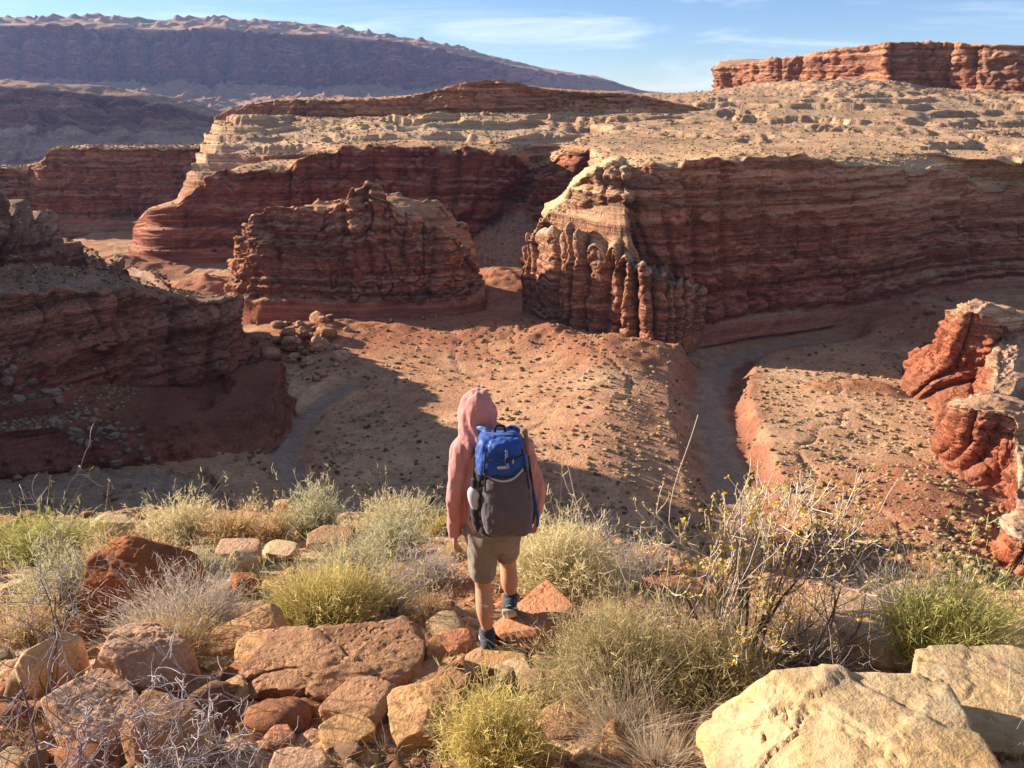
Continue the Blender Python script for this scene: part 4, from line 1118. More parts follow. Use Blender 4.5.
def woody(label, loc, stems, seed, length, rad, depth, cat='shrub', name='shrub', col=(.20, .16, .14), col2=(.42, .36, .30), leaves=0, leafcol=(.62, .45, .08), leafsize=.012, lean=(0, 0), wob=.35, kids=(2, 4), spread=.75, upb=.05, fan=.6, minr=.0012, group=None, k=4):
    r = np.random.default_rng(seed)
    out = []; tips = []
    for s in range(stems):
        a = r.uniform(0, 6.283); t = fan * math.sqrt(r.random())
        d = (math.cos(a) * t + lean[0], math.sin(a) * t + lean[1], 1)
        grow(r, (math.cos(a) * .05, math.sin(a) * .05, 0), d, length * r.uniform(.6, 1.1), rad * r.uniform(.6, 1.1), depth, out, tips, wob, kids, spread, upb, minr)
    Vs = []; Fs = []; Cs = []; off = 0
    for pts, ra, dp in out:
        V, F = tube_np(pts, ra, k); Vs.append(V); Fs.append(F + off); off += len(V)
        f = 1 - dp / max(1, depth)
        c = (np.array(col) * (1 - f) + np.array(col2) * f) * r.uniform(.75, 1.2)
        Cs.append(np.tile(c, (len(V), 1)))
    root = empty(name, loc, label, cat, group)
    me = mesh_np('branches', np.concatenate(Vs), np.concatenate(Fs), np.concatenate(Cs))
    link('branches', me, M_TWIG, root)
    if leaves:
        T = [tips[int(i)] for i in r.integers(0, len(tips), leaves)]
        P = np.array([t[0] for t in T]) + r.normal(size=(leaves, 3)) * .012
        d = r.normal(size=(leaves, 3)); d /= np.linalg.norm(d, axis=1, keepdims=True)
        p = np.cross(d, r.normal(size=(leaves, 3))); p /= np.linalg.norm(p, axis=1, keepdims=True)
        s = leafsize * r.uniform(.6, 1.3, (leaves, 1))
        V = np.stack([P, P + d * s * .5 + p * s * .35, P + d * s, P + d * s * .5 - p * s * .35], 1)
        c = np.array(leafcol) * r.uniform(.6, 1.25, (leaves, 1)); c[:, 1] *= r.uniform(.85, 1.2, leaves)
        me = mesh_np('leaves', V.reshape(-1, 3), np.arange(leaves * 4).reshape(-1, 4), np.repeat(c, 4, 0), smooth=False)
        link('leaves', me, M_LEAF, root)
    return root
p = G(738, 672)
woody('tall leggy shrub with scattered yellow leaves and pale bare twigs at right of the hiker', p, 14, 51, .66, .012, 3, col=(.16, .12, .10), col2=(.56, .48, .41), leaves=2600, leafsize=.020, leafcol=(.74, .50, .10), fan=.85, kids=(3, 4), spread=.6, upb=.10, wob=.3, minr=.0019)
p = G(700, 690)
woody('thin straight bare stems rising left of the yellow leaved shrub', p, 7, 52, .85, .006, 1, col=(.45, .37, .32), col2=(.60, .50, .42), fan=.35, lean=(-.25, .1), kids=(2, 3), spread=.35, upb=.08, wob=.2, minr=.0016)
p = G(800, 690)
woody('sprawling leafless branches reaching right from the yellow leaved shrub', p, 9, 53, .55, .008, 2, col=(.14, .10, .09), col2=(.34, .28, .25), fan=.9, lean=(.4, 0), spread=.8, upb=.02, wob=.4)
p = G(410, 540)
woody('small bare sapling at the brink just left of the hiker', p, 4, 54, .42, .006, 2, col=(.38, .32, .28), col2=(.52, .45, .4), fan=.45, kids=(2, 3), spread=.5, minr=.002)
p = G(930, 650)
woody('pale bare twigs sticking out above the bright green bush', p, 9, 58, .34, .005, 2, col=(.30, .26, .24), col2=(.44, .38, .36), fan=.7, spread=.6)
for i, (px, py, s, ln, lab) in enumerate([(10, 800, 15, .55, 'dead grey bush with tangled bare branches filling the lower left corner'),
      (120, 800, 13, .44, 'second dead grey bush right of the corner one with a few yellow leaves'),
      (40, 700, 7, .62, 'dark leafless bush with taller crooked branches at the left edge')]):
    p = G(px, min(py, 790)) if py < 790 else Vector((PD(px, 768, 1.75)[0], 1.9, float(ground_z(PD(px, 768, 1.75)[0], 1.9))))
    woody(lab, p, s, 60 + i, ln, .0065, 3, col=(.15, .11, .10), col2=(.44, .37, .36), fan=1.0, kids=(2, 4), spread=.95, wob=.75, upb=.0, leaves=22 if i == 1 else 0, leafcol=(.7, .6, .05), leafsize=.02, cat='dead bush', name='dead_bush', minr=.0018)
for i, (px, py, lab) in enumerate([(215, 772, 'small dry weed at the bottom edge left of the lumpy boulder'), (262, 700, 'small dry weed in front of the orange boulders'), (452, 770, 'dry weed beside the smooth orange boulder at the bottom')]):
    woody(lab, G(px, py), 7, 70 + i, .13, .002, 2, col=(.36, .28, .22), col2=(.5, .42, .34), fan=.8, spread=.8, wob=.5, cat='weed', name='dry_weed', minr=.0009)
# ================================================================== THE HIKER
def V3(px, py, Y): return np.array(PD(px, py, Y))
def ell_tube(pts, rads, k=20, ups=None, caps=True, n_sub=6):
    """smooth limb through pts; rads = list of (side, depth) radii; rings kept level with `ups`"""
    pts = np.array(pts, float); rads = np.array([(r, r) if np.isscalar(r) else r for r in rads], float)
    t = np.linspace(0, len(pts) - 1, (len(pts) - 1) * n_sub + 1)
    P = crom(pts, t); Q = crom(rads, t)
    T = np.gradient(P, axis=0); T /= np.linalg.norm(T, axis=1, keepdims=True)
    fwd = np.array((0, 1.0, 0)) if ups is None else np.array(ups, float)
    A = np.cross(T, fwd); A /= np.linalg.norm(A, axis=1, keepdims=True)      # sideways
    B = np.cross(A, T)
    th = np.arange(k) * 2 * np.pi / k
    V = P[:, None] + A[:, None] * (np.cos(th)[None, :, None] * Q[:, :1, None]) + B[:, None] * (np.sin(th)[None, :, None] * Q[:, 1:2, None])
    n = len(P); V = V.reshape(-1, 3)
    F = [tuple(int(i) for i in f) for f in grid_faces(n, k, True)]
    if caps:
        V = np.concatenate([V, [P[0] - T[0] * Q[0].min() * .5], [P[-1] + T[-1] * Q[-1].min() * .5]])
        a = n * k; b_ = a + 1
        for i in range(k):
            F.append((a, (i + 1) % k, i)); F.append((b_, (n - 1) * k + i, (n - 1) * k + (i + 1) % k))
    return V, F
def ellip(c, r, R_=None, n=3):
    V, F = ICO[n]; V = V * np.array(r)
    if R_ is not None: V = V @ R_.T
    return V + np.array(c), [tuple(int(i) for i in f) for f in F]
def box_shape(c, half, R_=None, rnd=.25, n=3):
    V, F = ICO[n]; p = 1 / rnd
    V = np.sign(V) * np.abs(V) ** rnd if False else V / (np.abs(V) ** p).sum(1, keepdims=True) ** (1 / p)
    V = V * np.array(half)
    if R_ is not None: V = V @ R_.T
    return V + np.array(c), [tuple(int(i) for i in f) for f in F]
def fuse(name, parts, mat, parent, org, voxel=.007, smooth=6, disp=None, keep=True):
    me = bpy.data.meshes.new(name); Vs = []; Fs = []; off = 0
    for V, F in parts:
        Vs += [tuple(v) for v in (V - org)]; Fs += [tuple(i + off for i in f) for f in F]; off += len(V)
    me.from_pydata(Vs, [], Fs); me.update()
    o = link(name, me, mat, parent)
    bm = bmesh.new(); bm.from_mesh(me); bmesh.ops.recalc_face_normals(bm, faces=bm.faces); bm.to_mesh(me); bm.free()
    m = o.modifiers.new('r', 'REMESH'); m.mode = 'VOXEL'; m.voxel_size = voxel
    m = o.modifiers.new('s', 'SMOOTH'); m.iterations = smooth; m.factor = .5
    dg = bpy.context.evaluated_depsgraph_get(); dg.update()
    ev = o.evaluated_get(dg); me2 = bpy.data.meshes.new_from_object(ev)
    o.modifiers.clear(); o.data = me2
    me2.polygons.foreach_set('use_smooth', np.ones(len(me2.polygons), bool))
    if not me2.materials: me2.materials.append(mat)
    if disp:
        n = len(me2.vertices); co = np.empty(n * 3, np.float32); me2.vertices.foreach_get('co', co); co = co.reshape(-1, 3)
        no = np.empty(n * 3, np.float32); me2.vertex_normals.foreach_get('vector', no); no = no.reshape(-1, 3)
        co = co + no * disp(co)[:, None].astype(np.float32)
        me2.vertices.foreach_set('co', co.ravel()); me2.update()
    return o
def cloth(name, c, rough=.85, bump=.15, var=.12, weave=600, mottled=None):
    m, nt, b, out = new_mat(name); N = NT(nt); v = N.coord('Object', (1, 1, 1))
    n1 = N.noise(v, 14, 5, .6); n2 = N.noise(v, weave, 2, .5)
    f = N.mul(N.mr(n1, .3, .7, 1 - var, 1 + var), N.mr(n2, .3, .7, .92, 1.08))
    cm = N.n('ShaderNodeCombineXYZ')
    for i in range(3): N.l(f, cm.inputs[i])
    N.l(N.mix(1.0, c, cm.outputs[0], 'MULTIPLY'), b.inputs['Base Color'])
    N.l(N.bump(N.mul(N.mul(n1, .6), N.mul(n2, .15), 'ADD'), bump, .01), b.inputs['Normal'])
    b.inputs['Roughness'].default_value = rough; b.inputs['Sheen Weight'].default_value = .15
    return m
M_SKIN, nt, b, out = new_mat('skin')
b.inputs['Base Color'].default_value = (.55, .27, .16, 1); b.inputs['Roughness'].default_value = .55; b.inputs['Specular IOR Level'].default_value = .35
b.inputs['Subsurface Weight'].default_value = .08; b.inputs['Subsurface Radius'].default_value = (.01, .004, .002)
N = NT(nt); v = N.coord('Object'); N.l(N.bump(N.noise(v, 90, 4, .6), .25, .004), b.inputs['Normal'])
M_PINK = cloth('pink_sun_hoody', (.54, .235, .205), bump=.5)
M_SHORT = cloth('khaki_shorts_cloth', (.24, .19, .14))
M_SOCK = cloth('dark_sock_knit', (.035, .04, .05), weave=300)
M_SHOE = cloth('shoe_fabric', (.04, .05, .065), rough=.7)
M_SOLE = cloth('shoe_sole', (.42, .40, .38), rough=.6)
M_BLUE = cloth('blue_pack_fabric', (.016, .065, .28), rough=.5, bump=.3)
M_BLUE2 = cloth('light_blue_trim', (.13, .26, .48), rough=.5)
M_CHAR = cloth('charcoal_stretch_mesh', (.10, .08, .085), rough=.75, bump=.35)
M_BLACK = cloth('black_webbing', (.018, .018, .02), rough=.6)
M_GREY = cloth('pale_grey_trim', (.42, .41, .42), rough=.6)
M_HAIR = cloth('brown_hair', (.06, .035, .02))

YH = 3.80
foot = V3(489, 657, YH)
org = foot.copy()
# joints from the pose in the photo
LS = V3(463, 447, YH - .02); LE = V3(455, 497, YH - .05); LW = V3(455, 534, YH + .05)
RS = V3(521, 446, YH + .04); RE = V3(535, 486, YH + .0); RW = V3(536, 513, YH + .02)
NECK = V3(486, 440, YH + .03); HEAD = V3(477, 417, YH + .06)
PEL = V3(492, 530, YH + .02); CHEST = V3(490, 468, YH + .02); WAIST = V3(491, 508, YH)
LH = V3(482, 534, YH + .01); RH = V3(505, 534, YH + .03)
LK = V3(483, 583, YH + .07); LA = V3(488, 637, YH + .0)
RK = V3(508, 561, YH + .24); RA = V3(511, 600, YH + .22)
hiker = empty('person', tuple(org), 'hiker seen from behind in a pink hooded top and khaki shorts stepping down the rocks', 'person')
hiker['kind'] = 'person'
del hiker['kind']
def leg(h, k, a, side):
    mid = (k * .55 + a * .45) + np.array((0, -.022, 0))
    th = (h * .5 + k * .5)
    return ell_tube([h, th, k * .94 + h * .06, k * .93 + a * .07, mid, a * .8 + k * .2, a], [.084, .073, .053, .049, .053, .035, .032], k=20, n_sub=5)
def footp(a, toe_dir, L_=.25):
    d = np.array(toe_dir, float); d /= np.linalg.norm(d)
    dn = np.array((0, 0, -1.0)); dn -= d * dn.dot(d); dn /= np.linalg.norm(dn)
    heel = a - d * .045 + dn * .055
    return [heel + dn * .0, heel + d * .10 - dn * .004, heel + d * .19 + dn * .006, heel + d * (L_ - .02) + dn * .012], d, dn
parts = [ell_tube([CHEST + (0, 0, .14), CHEST, WAIST, PEL, PEL + (0, 0, -.06)], [(.15, .09), (.16, .105), (.135, .095), (.155, .11), (.13, .10)]),
         ell_tube([NECK + (0, 0, -.06), NECK, HEAD], [.07, .055, .055]),
         ellip(HEAD + (0, .01, .01), (.076, .098, .112)), ellip(HEAD + (0, .075, -.055), (.045, .05, .045)),
         ellip(HEAD + (0, .112, -.005), (.012, .02, .026), n=2), ellip(HEAD + (0, .098, -.052), (.024, .012, .009), n=2),
         ellip(HEAD + (-.078, 0, -.005), (.01, .02, .03), n=2), ellip(HEAD + (.078, 0, -.005), (.01, .02, .03), n=2),
         leg(LH, LK, LA, -1), leg(RH, RK, RA, 1)]
for S_, E_, W_ in ((LS, LE, LW), (RS, RE, RW)):
    parts.append(ell_tube([S_, S_ * .5 + E_ * .5, E_, E_ * .6 + W_ * .4, W_], [.055, .046, .037, .038, (.026, .02)]))
def hand(W_, E_, sgn):
    d = W_ - E_; d /= np.linalg.norm(d)
    dn = d * .8 + np.array((0, .18, -.55)); dn /= np.linalg.norm(dn)
    side = np.array((0, 1.0, .15)); side -= dn * side.dot(dn); side /= np.linalg.norm(side)   # thumb points forward
    pal = np.cross(dn, side) * sgn; pal /= np.linalg.norm(pal)                                 # towards the thigh
    if pal[0] * sgn > 0: pal = -pal
    out = [ell_tube([W_, W_ + dn * .04, W_ + dn * .085], [(.024, .020), (.036, .017), (.038, .014)], ups=side if False else (0, 1, .01), k=14)]
    # palm as a flattened block across the thumb-little finger axis
    c = W_ + dn * .05
    A = np.stack([side, pal, dn], 1)
    out = [box_shape(c, (.040, .014, .05), A, rnd=.4, n=3), ell_tube([W_ - dn * .03, W_ + dn * .02], [.024, .024], k=12)]
    for j, (off, ln) in enumerate(((.029, .072), (.010, .080), (-.010, .075), (-.028, .058))):
        b0 = W_ + dn * .088 + side * off
        cur = .35 + .12 * j
        p1 = b0 + (dn * math.cos(cur * .4) + pal * math.sin(cur * .4)) * ln * .45
        p2 = p1 + (dn * math.cos(cur * 1.6) + pal * math.sin(cur * 1.6)) * ln * .32
        p3 = p2 + (dn * math.cos(cur * 2.6) + pal * math.sin(cur * 2.6)) * ln * .23
        out.append(ell_tube([b0 - dn * .02, b0, p1, p2, p3], [.010, .0098, .0088, .008, .0068], k=10, n_sub=3))
    t0 = W_ + dn * .03 + side * .03
    out.append(ell_tube([t0 - side * .015, t0 + side * .018 + dn * .02, t0 + side * .026 + dn * .048 + pal * .006, t0 + side * .024 + dn * .07 + pal * .012], [.013, .0125, .0105, .0085], k=10, n_sub=3))
    return out
parts += hand(LW, LE, -1); parts += hand(RW, RE, 1)
Lf, Ld, Ldn = footp(LA, (-.08, 1, -.06)); Rf, Rd, Rdn = footp(RA, (.10, .62, -.78))
for a, f in ((LA, Lf), (RA, Rf)):
    parts.append(ell_tube([a, a * .5 + f[0] * .5 + 0 * a, f[0] * .9 + a * .1], [.034, .034, .03], k=14))
    parts.append(ell_tube(f, [(.030, .028), (.034, .032), (.040, .024), (.032, .016)], k=14, ups=(0, 0, 1)))
body = fuse('body', parts, M_SKIN, hiker, org, voxel=.0055, smooth=3)
# hair under the hood and eyes
e_ = fuse('hair', [ellip(HEAD + (0, -.008, .022), (.084, .100, .108))], M_HAIR, hiker, org, voxel=.01, smooth=2)
M_EYE = cloth('eye', (.7, .68, .65), rough=.2)
for s_ in (-1, 1):
    fuse('eye', [ellip(HEAD + (.03 * s_, .098, .004), (.012, .010, .009), n=2)], M_EYE, hiker, org, voxel=.003, smooth=0)

def wr(scale, amp, seed, str_=(1, 1, 1)):
    return lambda co: amp * (np.abs(fbm(co[:, 0] * scale * str_[0], co[:, 1] * scale * str_[1], co[:, 2] * scale * str_[2], oct=3, seed=seed)) - .2)
def sleeve(S_, E_, W_):
    return ell_tube([S_ + (0, 0, .01), S_ * .5 + E_ * .5, E_, E_ * .5 + W_ * .5, W_ + (W_ - E_) * -.02], [.064, .058, .049, .046, .038], k=22)
hp = [ell_tube([NECK + (0, 0, -.03), CHEST + (0, 0, .13), CHEST + (0, 0, .05), CHEST + (0, 0, -.04), WAIST, PEL + (0, 0, .07), PEL + (0, 0, .03)],
               [(.08, .08), (.165, .10), (.175, .12), (.165, .12), (.15, .115), (.16, .12), (.158, .12)], k=28),
      sleeve(LS, LE, LW), sleeve(RS, RE, RW),
      ellip(LS + (.015, 0, .0), (.072, .075, .062)), ellip(RS + (-.015, 0, .0), (.072, .075, .062)),
      # hood: crown with a point leaning back, draping down to the shoulders
      ellip(HEAD + (0, .0, .018), (.104, .122, .132)), ell_tube([HEAD + (0, -.015, .02), HEAD + (.008, -.03, -.07), NECK + (.0, -.02, -.045)], [(.098, .10), (.102, .095), (.125, .085)], k=24),
      ellip(HEAD + (-.004, -.045, .04), (.066, .07, .085))]
def hood_wr(co):
    d = wr(10, .024, 31, (1.3, 1, .35))(co) + wr(24, .008, 33, (1, 1, .6))(co)
    hx = co[:, 0] - (HEAD - org)[0]; hz = co[:, 2] - (HEAD - org)[2]
    on = (hz > -.16) * (co[:, 1] < (HEAD - org)[1] + .05)
    d = d + on * (.006 * np.exp(-((hx - .006 - .10 * (0.05 - hz) * .3) / .006) ** 2) - .006 * np.sin((hx * 1.0 + hz * .35) * 95) * np.exp(-((hx) / .05) ** 2) * (hz < .07))
    return d
fuse('hooded_top', hp, M_PINK, hiker, org, voxel=.008, smooth=5, disp=hood_wr)
# shorts
def short_leg(h, k, f, r0, r1):
    e = h * (1 - f) + k * f
    return ell_tube([h + (0, 0, .03), h * .5 + e * .5, e], [(.088, .11), (r0, r0 + .012), (r1, r1 + .012)], k=24)
sp_ = [ell_tube([PEL + (0, 0, .06), PEL + (0, 0, -.0), PEL + (0, .01, -.08)], [(.150, .125), (.165, .13), (.150, .125)], k=28),
       short_leg(LH, LK, .80, .086, .081), short_leg(RH, RK, .62, .083, .077)]
fuse('shorts', sp_, M_SHORT, hiker, org, voxel=.007, smooth=4, disp=wr(11, .022, 41, (1, 1, .5)))
for a, k_, f, d, dn, s_ in ((LA, LK, Lf, Ld, Ldn, -1), (RA, RK, Rf, Rd, Rdn, 1)):
    u = (k_ - a) / np.linalg.norm(k_ - a)
    fuse('sock', [ell_tube([a + u * .055, a + u * .03, a, a * .6 + f[0] * .4], [.041, .042, .042, .040], k=18)], M_SOCK, hiker, org, voxel=.005, smooth=2)
    sh = fuse('shoe', [ell_tube([f[0] - d * .02, f[0] + d * .04, f[1] + d * .01, f[2], f[3] + d * .015], [(.040, .040), (.046, .044), (.048, .040), (.053, .030), (.040, .020)], k=18, ups=(0, 0, 1)),
               ell_tube([a * .75 + f[0] * .25 + dn * .0, f[0] * .8 + a * .2], [.045, .044], k=18)], M_SHOE, hiker, org, voxel=.005, smooth=3)
    so_ = [(q + dn * .030) for q in f]
    sole = fuse('sole', [ell_tube([so_[0] - d * .028, so_[0] + d * .04, so_[1] + d * .01, so_[2], so_[3] + d * .022], [(.038, .014), (.047, .016), (.046, .015), (.055, .015), (.038, .012)], k=18, ups=(0, 0, 1))], M_SOLE, hiker, org, voxel=.005, smooth=2)
    sole.parent = sh

# ------------------------------------------------------------------ backpack
bx = V3(501, 470, YH - .17); bt = V3(500, 432, YH - .13); bb_ = V3(504, 531, YH - .17)
up_ = bt - bb_; up_ /= np.linalg.norm(up_)
sdv = np.array((1.0, .10, .0)); sdv -= up_ * sdv.dot(up_); sdv /= np.linalg.norm(sdv)
bkv = np.cross(sdv, up_); bkv = -bkv if bkv[1] > 0 else bkv       # towards the camera
sdv = sdv * .92
AX = np.stack([sdv, bkv, up_], 1)
mid = (bt + bb_) / 2; HH = np.linalg.norm(bt - bb_) / 2
def bp(x, y, z): return mid + AX @ np.array((x, y, z))
pack = empty('backpack', tuple(mid), 'blue and charcoal hiking backpack on the back of the hiker', 'backpack')
def sec(z, wx, wy, yo=0, xo=0): return (bp(xo, yo, z), (wx, wy))
def pack_tube(secs, k=32, pw=3.2):
    P = []; F = []
    pts = np.array([s[0] for s in secs]); rd = np.array([s[1] for s in secs])
    t = np.linspace(0, len(pts) - 1, (len(pts) - 1) * 6 + 1); pts = crom(pts, t); rd = crom(rd, t)
    th = np.arange(k) * 2 * np.pi / k
    cx_ = np.sign(np.cos(th)) * np.abs(np.cos(th)) ** (2 / pw); cy_ = np.sign(np.sin(th)) * np.abs(np.sin(th)) ** (2 / pw)
    V = pts[:, None] + sdv * (cx_[None, :, None] * rd[:, :1, None]) + bkv * (cy_[None, :, None] * rd[:, 1:2, None])
    n = len(pts); V = V.reshape(-1, 3); F = [tuple(int(i) for i in f) for f in grid_faces(n, k, True)]
    V = np.concatenate([V, [pts[0], pts[-1]]]); a = n * k
    for i in range(k): F += [(a, (i + 1) % k, i), (a + 1, (n - 1) * k + i, (n - 1) * k + (i + 1) % k)]
    return V, F
mo = np.array(mid)
H_ = HH
fuse('main_compartment', [pack_tube([sec(-H_, .135, .07), sec(-H_ + .04, .158, .095), sec(-.12, .168, .105), sec(.05, .160, .10), sec(H_ - .09, .142, .09), sec(H_ - .03, .120, .07)])], M_BLACK, pack, mo, voxel=.007, smooth=3, disp=wr(16, .02, 51))
fuse('lid', [pack_tube([sec(.085, .150, .108, .012), sec(.12, .150, .115, .012), sec(H_ - .10, .142, .108, .008), sec(H_ - .03, .120, .085), sec(H_ + .0, .085, .055)])], M_BLUE, pack, mo, voxel=.006, smooth=3, disp=wr(16, .013, 52))
fuse('top_pocket', [box_shape(bp(.018, .04, H_ - .055), (.112, .085, .05), AX, rnd=.4), box_shape(bp(.06, .075, H_ - .075), (.055, .055, .032), AX, rnd=.45)], M_BLUE, pack, mo, voxel=.006, smooth=3, disp=wr(18, .012, 53))
fuse('front_pocket', [pack_tube([sec(-H_ + .012, .105, .05, .05, .02), sec(-H_ + .05, .138, .085, .055, .018), sec(-.14, .150, .098, .06, .018), sec(-.02, .148, .092, .05, .018), sec(.09, .125, .068, .045, .02)], pw=2.5)], M_CHAR, pack, mo, voxel=.006, smooth=3, disp=lambda co: wr(9, .016, 54, (1, 1, .6))(co) + wr(26, .008, 58, (1, 1, .5))(co))
def strap(name, pts, w, th_, mat, par=pack, o_=mo):
    return fuse(name, [ell_tube(pts, [(w, th_)] * len(pts), k=10, ups=tuple(bkv))], mat, par, o_, voxel=.003, smooth=1)
# light edge of the front pocket, dipping in the middle
strap('pocket_trim', [bp(-.12, .09, .115), bp(-.07, .122, .085), bp(-.01, .142, .070), bp(.05, .145, .080), bp(.10, .130, .112), bp(.130, .108, .138)], .0065, .004, M_GREY)
for sx_ in (-1, 1):
    strap('compression_strap', [bp(sx_ * .150, .02, H_ - .12), bp(sx_ * .165, .06, .02), bp(sx_ * .168, .07, -.08)], .008, .003, M_BLACK)
strap('lid_strap', [bp(.02, .135, H_ - .05), bp(.022, .148, H_ - .10), bp(.025, .140, .135)], .009, .003, M_BLUE2)
fuse('buckle', [box_shape(bp(.022, .150, H_ - .10), (.014, .006, .016), AX, rnd=.3)], M_BLACK, pack, mo, voxel=.003, smooth=1)
fuse('zip_pull', [box_shape(bp(.055, .135, H_ - .115), (.005, .004, .014), AX, rnd=.4)], M_GREY, pack, mo, voxel=.002, smooth=1)
fuse('label_patch', [box_shape(bp(.0, .134, .142), (.033, .004, .009), AX, rnd=.25)], M_GREY, pack, mo, voxel=.002, smooth=1)
for z_, w_ in ((H_ - .095, .139), (.098, .150)):
    strap('zip', [bp(-w_ * .9 + .01, .05, z_), bp(-w_ * .6, .118, z_ - .006), bp(.0, .136, z_ - .012), bp(w_ * .65, .118, z_ - .006), bp(w_ * .9 + .01, .05, z_)], .0035, .003, M_BLACK)
for sx_ in (-1, 1):
    strap('webbing', [bp(sx_ * .10 + .01, .10, H_ - .06), bp(sx_ * .112 + .01, .122, H_ - .13), bp(sx_ * .115 + .015, .125, .10), bp(sx_ * .125 + .018, .11, .0)], .006, .0025, M_BLACK)
    fuse('buckle', [box_shape(bp(sx_ * .112 + .01, .126, .125), (.011, .005, .014), AX, rnd=.3)], M_BLACK, pack, mo, voxel=.003, smooth=1)
strap('haul_loop', [bp(-.03, .0, H_ - .005), bp(-.02, -.005, H_ + .03), bp(.02, -.005, H_ + .03), bp(.03, 0, H_ - .005)], .008, .003, M_BLACK)
for sx_, q in ((-1, LS), (1, RS)):
    fuse('shoulder_strap', [ell_tube([bp(sx_ * .075, -.01, H_ - .06), bp(sx_ * .09, -.05, H_ + .0), q * .62 + NECK * .38 + (0, .03, .055), q * .6 + NECK * .4 + (0, .14, -.02), CHEST + (sx_ * .11, .14, .0), WAIST + (sx_ * .14, .10, .08)], [(.030, .010)] * 6, k=14, ups=(0, 1, .3))], M_BLUE2 if sx_ < 0 else M_BLUE, pack, mo, voxel=.005, smooth=2)
    fuse('side_pocket', [pack_tube([sec(-H_ + .03, .045, .05, -.005, sx_ * .125), sec(-.18, .056, .068, 0, sx_ * .135), sec(-.06, .052, .062, .0, sx_ * .138)])], M_BLACK, pack, mo, voxel=.006, smooth=3, disp=wr(14, .012, 56))
for sx_ in (-1, 1):
    fuse('hip_belt', [ell_tube([bp(sx_ * .15, -.03, -H_ + .06), bp(sx_ * .19, -.13, -H_ + .05), bp(sx_ * .15, -.27, -H_ + .04)], [(.03, .012)] * 3, k=12, ups=(1, 0, 0))], M_BLACK, pack, mo, voxel=.005, smooth=2)
strap('dangling_strap', [bp(.165, .05, .0), bp(.182, .06, -.10), bp(.196, .05, -.20), bp(.19, .03, -.26)], .010, .003, M_BLUE)
# folded poles and bottle carried on the pack
pole = empty('trekking_pole', tuple(bp(.155, .03, 0)), 'folded trekking pole strapped upright to the right side of the backpack', 'trekking pole')
po = bp(.155, .03, 0)
M_CORK = cloth('cork_grip', (.20, .12, .07))
fuse('grip', [ell_tube([bp(.142, .045, H_ - .12), bp(.138, .045, H_ - .02), bp(.130, .045, H_ + .02)], [.014, .016, .018], k=12)], M_CORK, pole, po, voxel=.004, smooth=2)
fuse('shaft', [ell_tube([bp(.160, .035, -.22), bp(.142, .045, H_ - .12)], [.008, .008], k=10)], M_BLACK, pole, po, voxel=.003, smooth=1)
bot = empty('water_bottle', tuple(bp(-.165, .03, -.03)), 'pale bottle with black cap in the left side pocket of the backpack', 'bottle')
bo = bp(-.165, .03, -.03)
fuse('bottle_body', [ell_tube([bp(-.150, .035, -.12), bp(-.163, .045, -.06), bp(-.163, .048, -.015), bp(-.160, .048, .005)], [.030, .036, .036, .020], k=20)], M_GREY, bot, bo, voxel=.004, smooth=2)
fuse('cap', [ell_tube([bp(-.160, .048, .0), bp(-.158, .05, .055)], [.020, .018], k=16)], M_BLACK, bot, bo, voxel=.003, smooth=1)
# ================================================================== SCRUB, ROCKFALL ON THE CANYON FLOOR
r3 = np.random.default_rng(21)
def scrub_mesh(seed, n=1):
    V, F = ICO[2]
    r = np.random.default_rng(seed)
    d = 1 + .35 * fbm(V[:, 0] * 3, V[:, 1] * 3, V[:, 2] * 3, oct=2, seed=seed)
    W = V * d[:, None] * (1, .9, .62); W[:, 2] += .3
    return W, F
SCM = []
ms, nt, b, out = new_mat('floor_scrub'); N = NT(nt)
at = N.n('ShaderNodeAttribute'); at.attribute_name = 'Col'
N.l(at.outputs['Color'], b.inputs['Base Color']); b.inputs['Specular IOR Level'].default_value = 0
for i in range(5):
    W, F = scrub_mesh(900 + i)
    c = np.tile([(.25, .16, .085), (.20, .145, .075), (.34, .23, .125), (.30, .20, .11), (.18, .12, .065)][i], (len(W), 1)) * r3.uniform(.7, 1.3, (len(W), 1))
    me = mesh_np('scrub_bush', W, F, c, smooth=False); me.materials.append(ms); SCM.append((me, W, F, c))
pts = []
while len(pts) < 17000:
    px = r3.uniform(230, 1010); py = r3.uniform(335, 610)
    if py > 545 and px < 560: continue
    q = PZ(px, py, -60)
    if fbm(np.array([q[0] / 11]), np.array([q[1] / 11]), seed=98, oct=3)[0] < r3.uniform(-.6, .3): continue
    pts.append((q[0], q[1]))
pts = np.array(pts)
dR, sR = polydist(pts[:, 0], pts[:, 1], W_R); dL, _ = polydist(pts[:, 0], pts[:, 1], W_L)
keep = (dR > 5) & (dL > 3.2); pts = pts[keep]
zf = floor_z(pts[:, 0], pts[:, 1])
sz = .12 + .48 * r3.random(len(pts)) ** 4
show = sz / (pts[:, 1])
order = np.argsort(-show)
for i in order[:300]:
    me = SCM[int(r3.integers(5))][0]
    o = link('scrub_bush', me); o.location = (pts[i, 0], pts[i, 1], zf[i] - .05); o.scale = (sz[i],) * 3; o.rotation_euler = (0, 0, r3.uniform(0, 6.28))
    tag(o, 'low dark scrub bush dotting the sandy canyon floor', 'scrub bush', 'scrub bushes on the canyon floor')
Vs = []; Fs = []; Cs = []; off = 0
V1, F1 = ICO[1]
for i in order[300:]:
    W = V1 * (1, .9, .65) * r3.uniform(.75, 1.2, (len(V1), 1)); W[:, 2] += .3
    Vs.append(W * sz[i] + (pts[i, 0], pts[i, 1], zf[i] - .04)); Fs.append(F1 + off); off += len(V1)
    Cs.append(np.tile(SCM[int(r3.integers(5))][3][0] * r3.uniform(.8, 1.4), (len(V1), 1)))
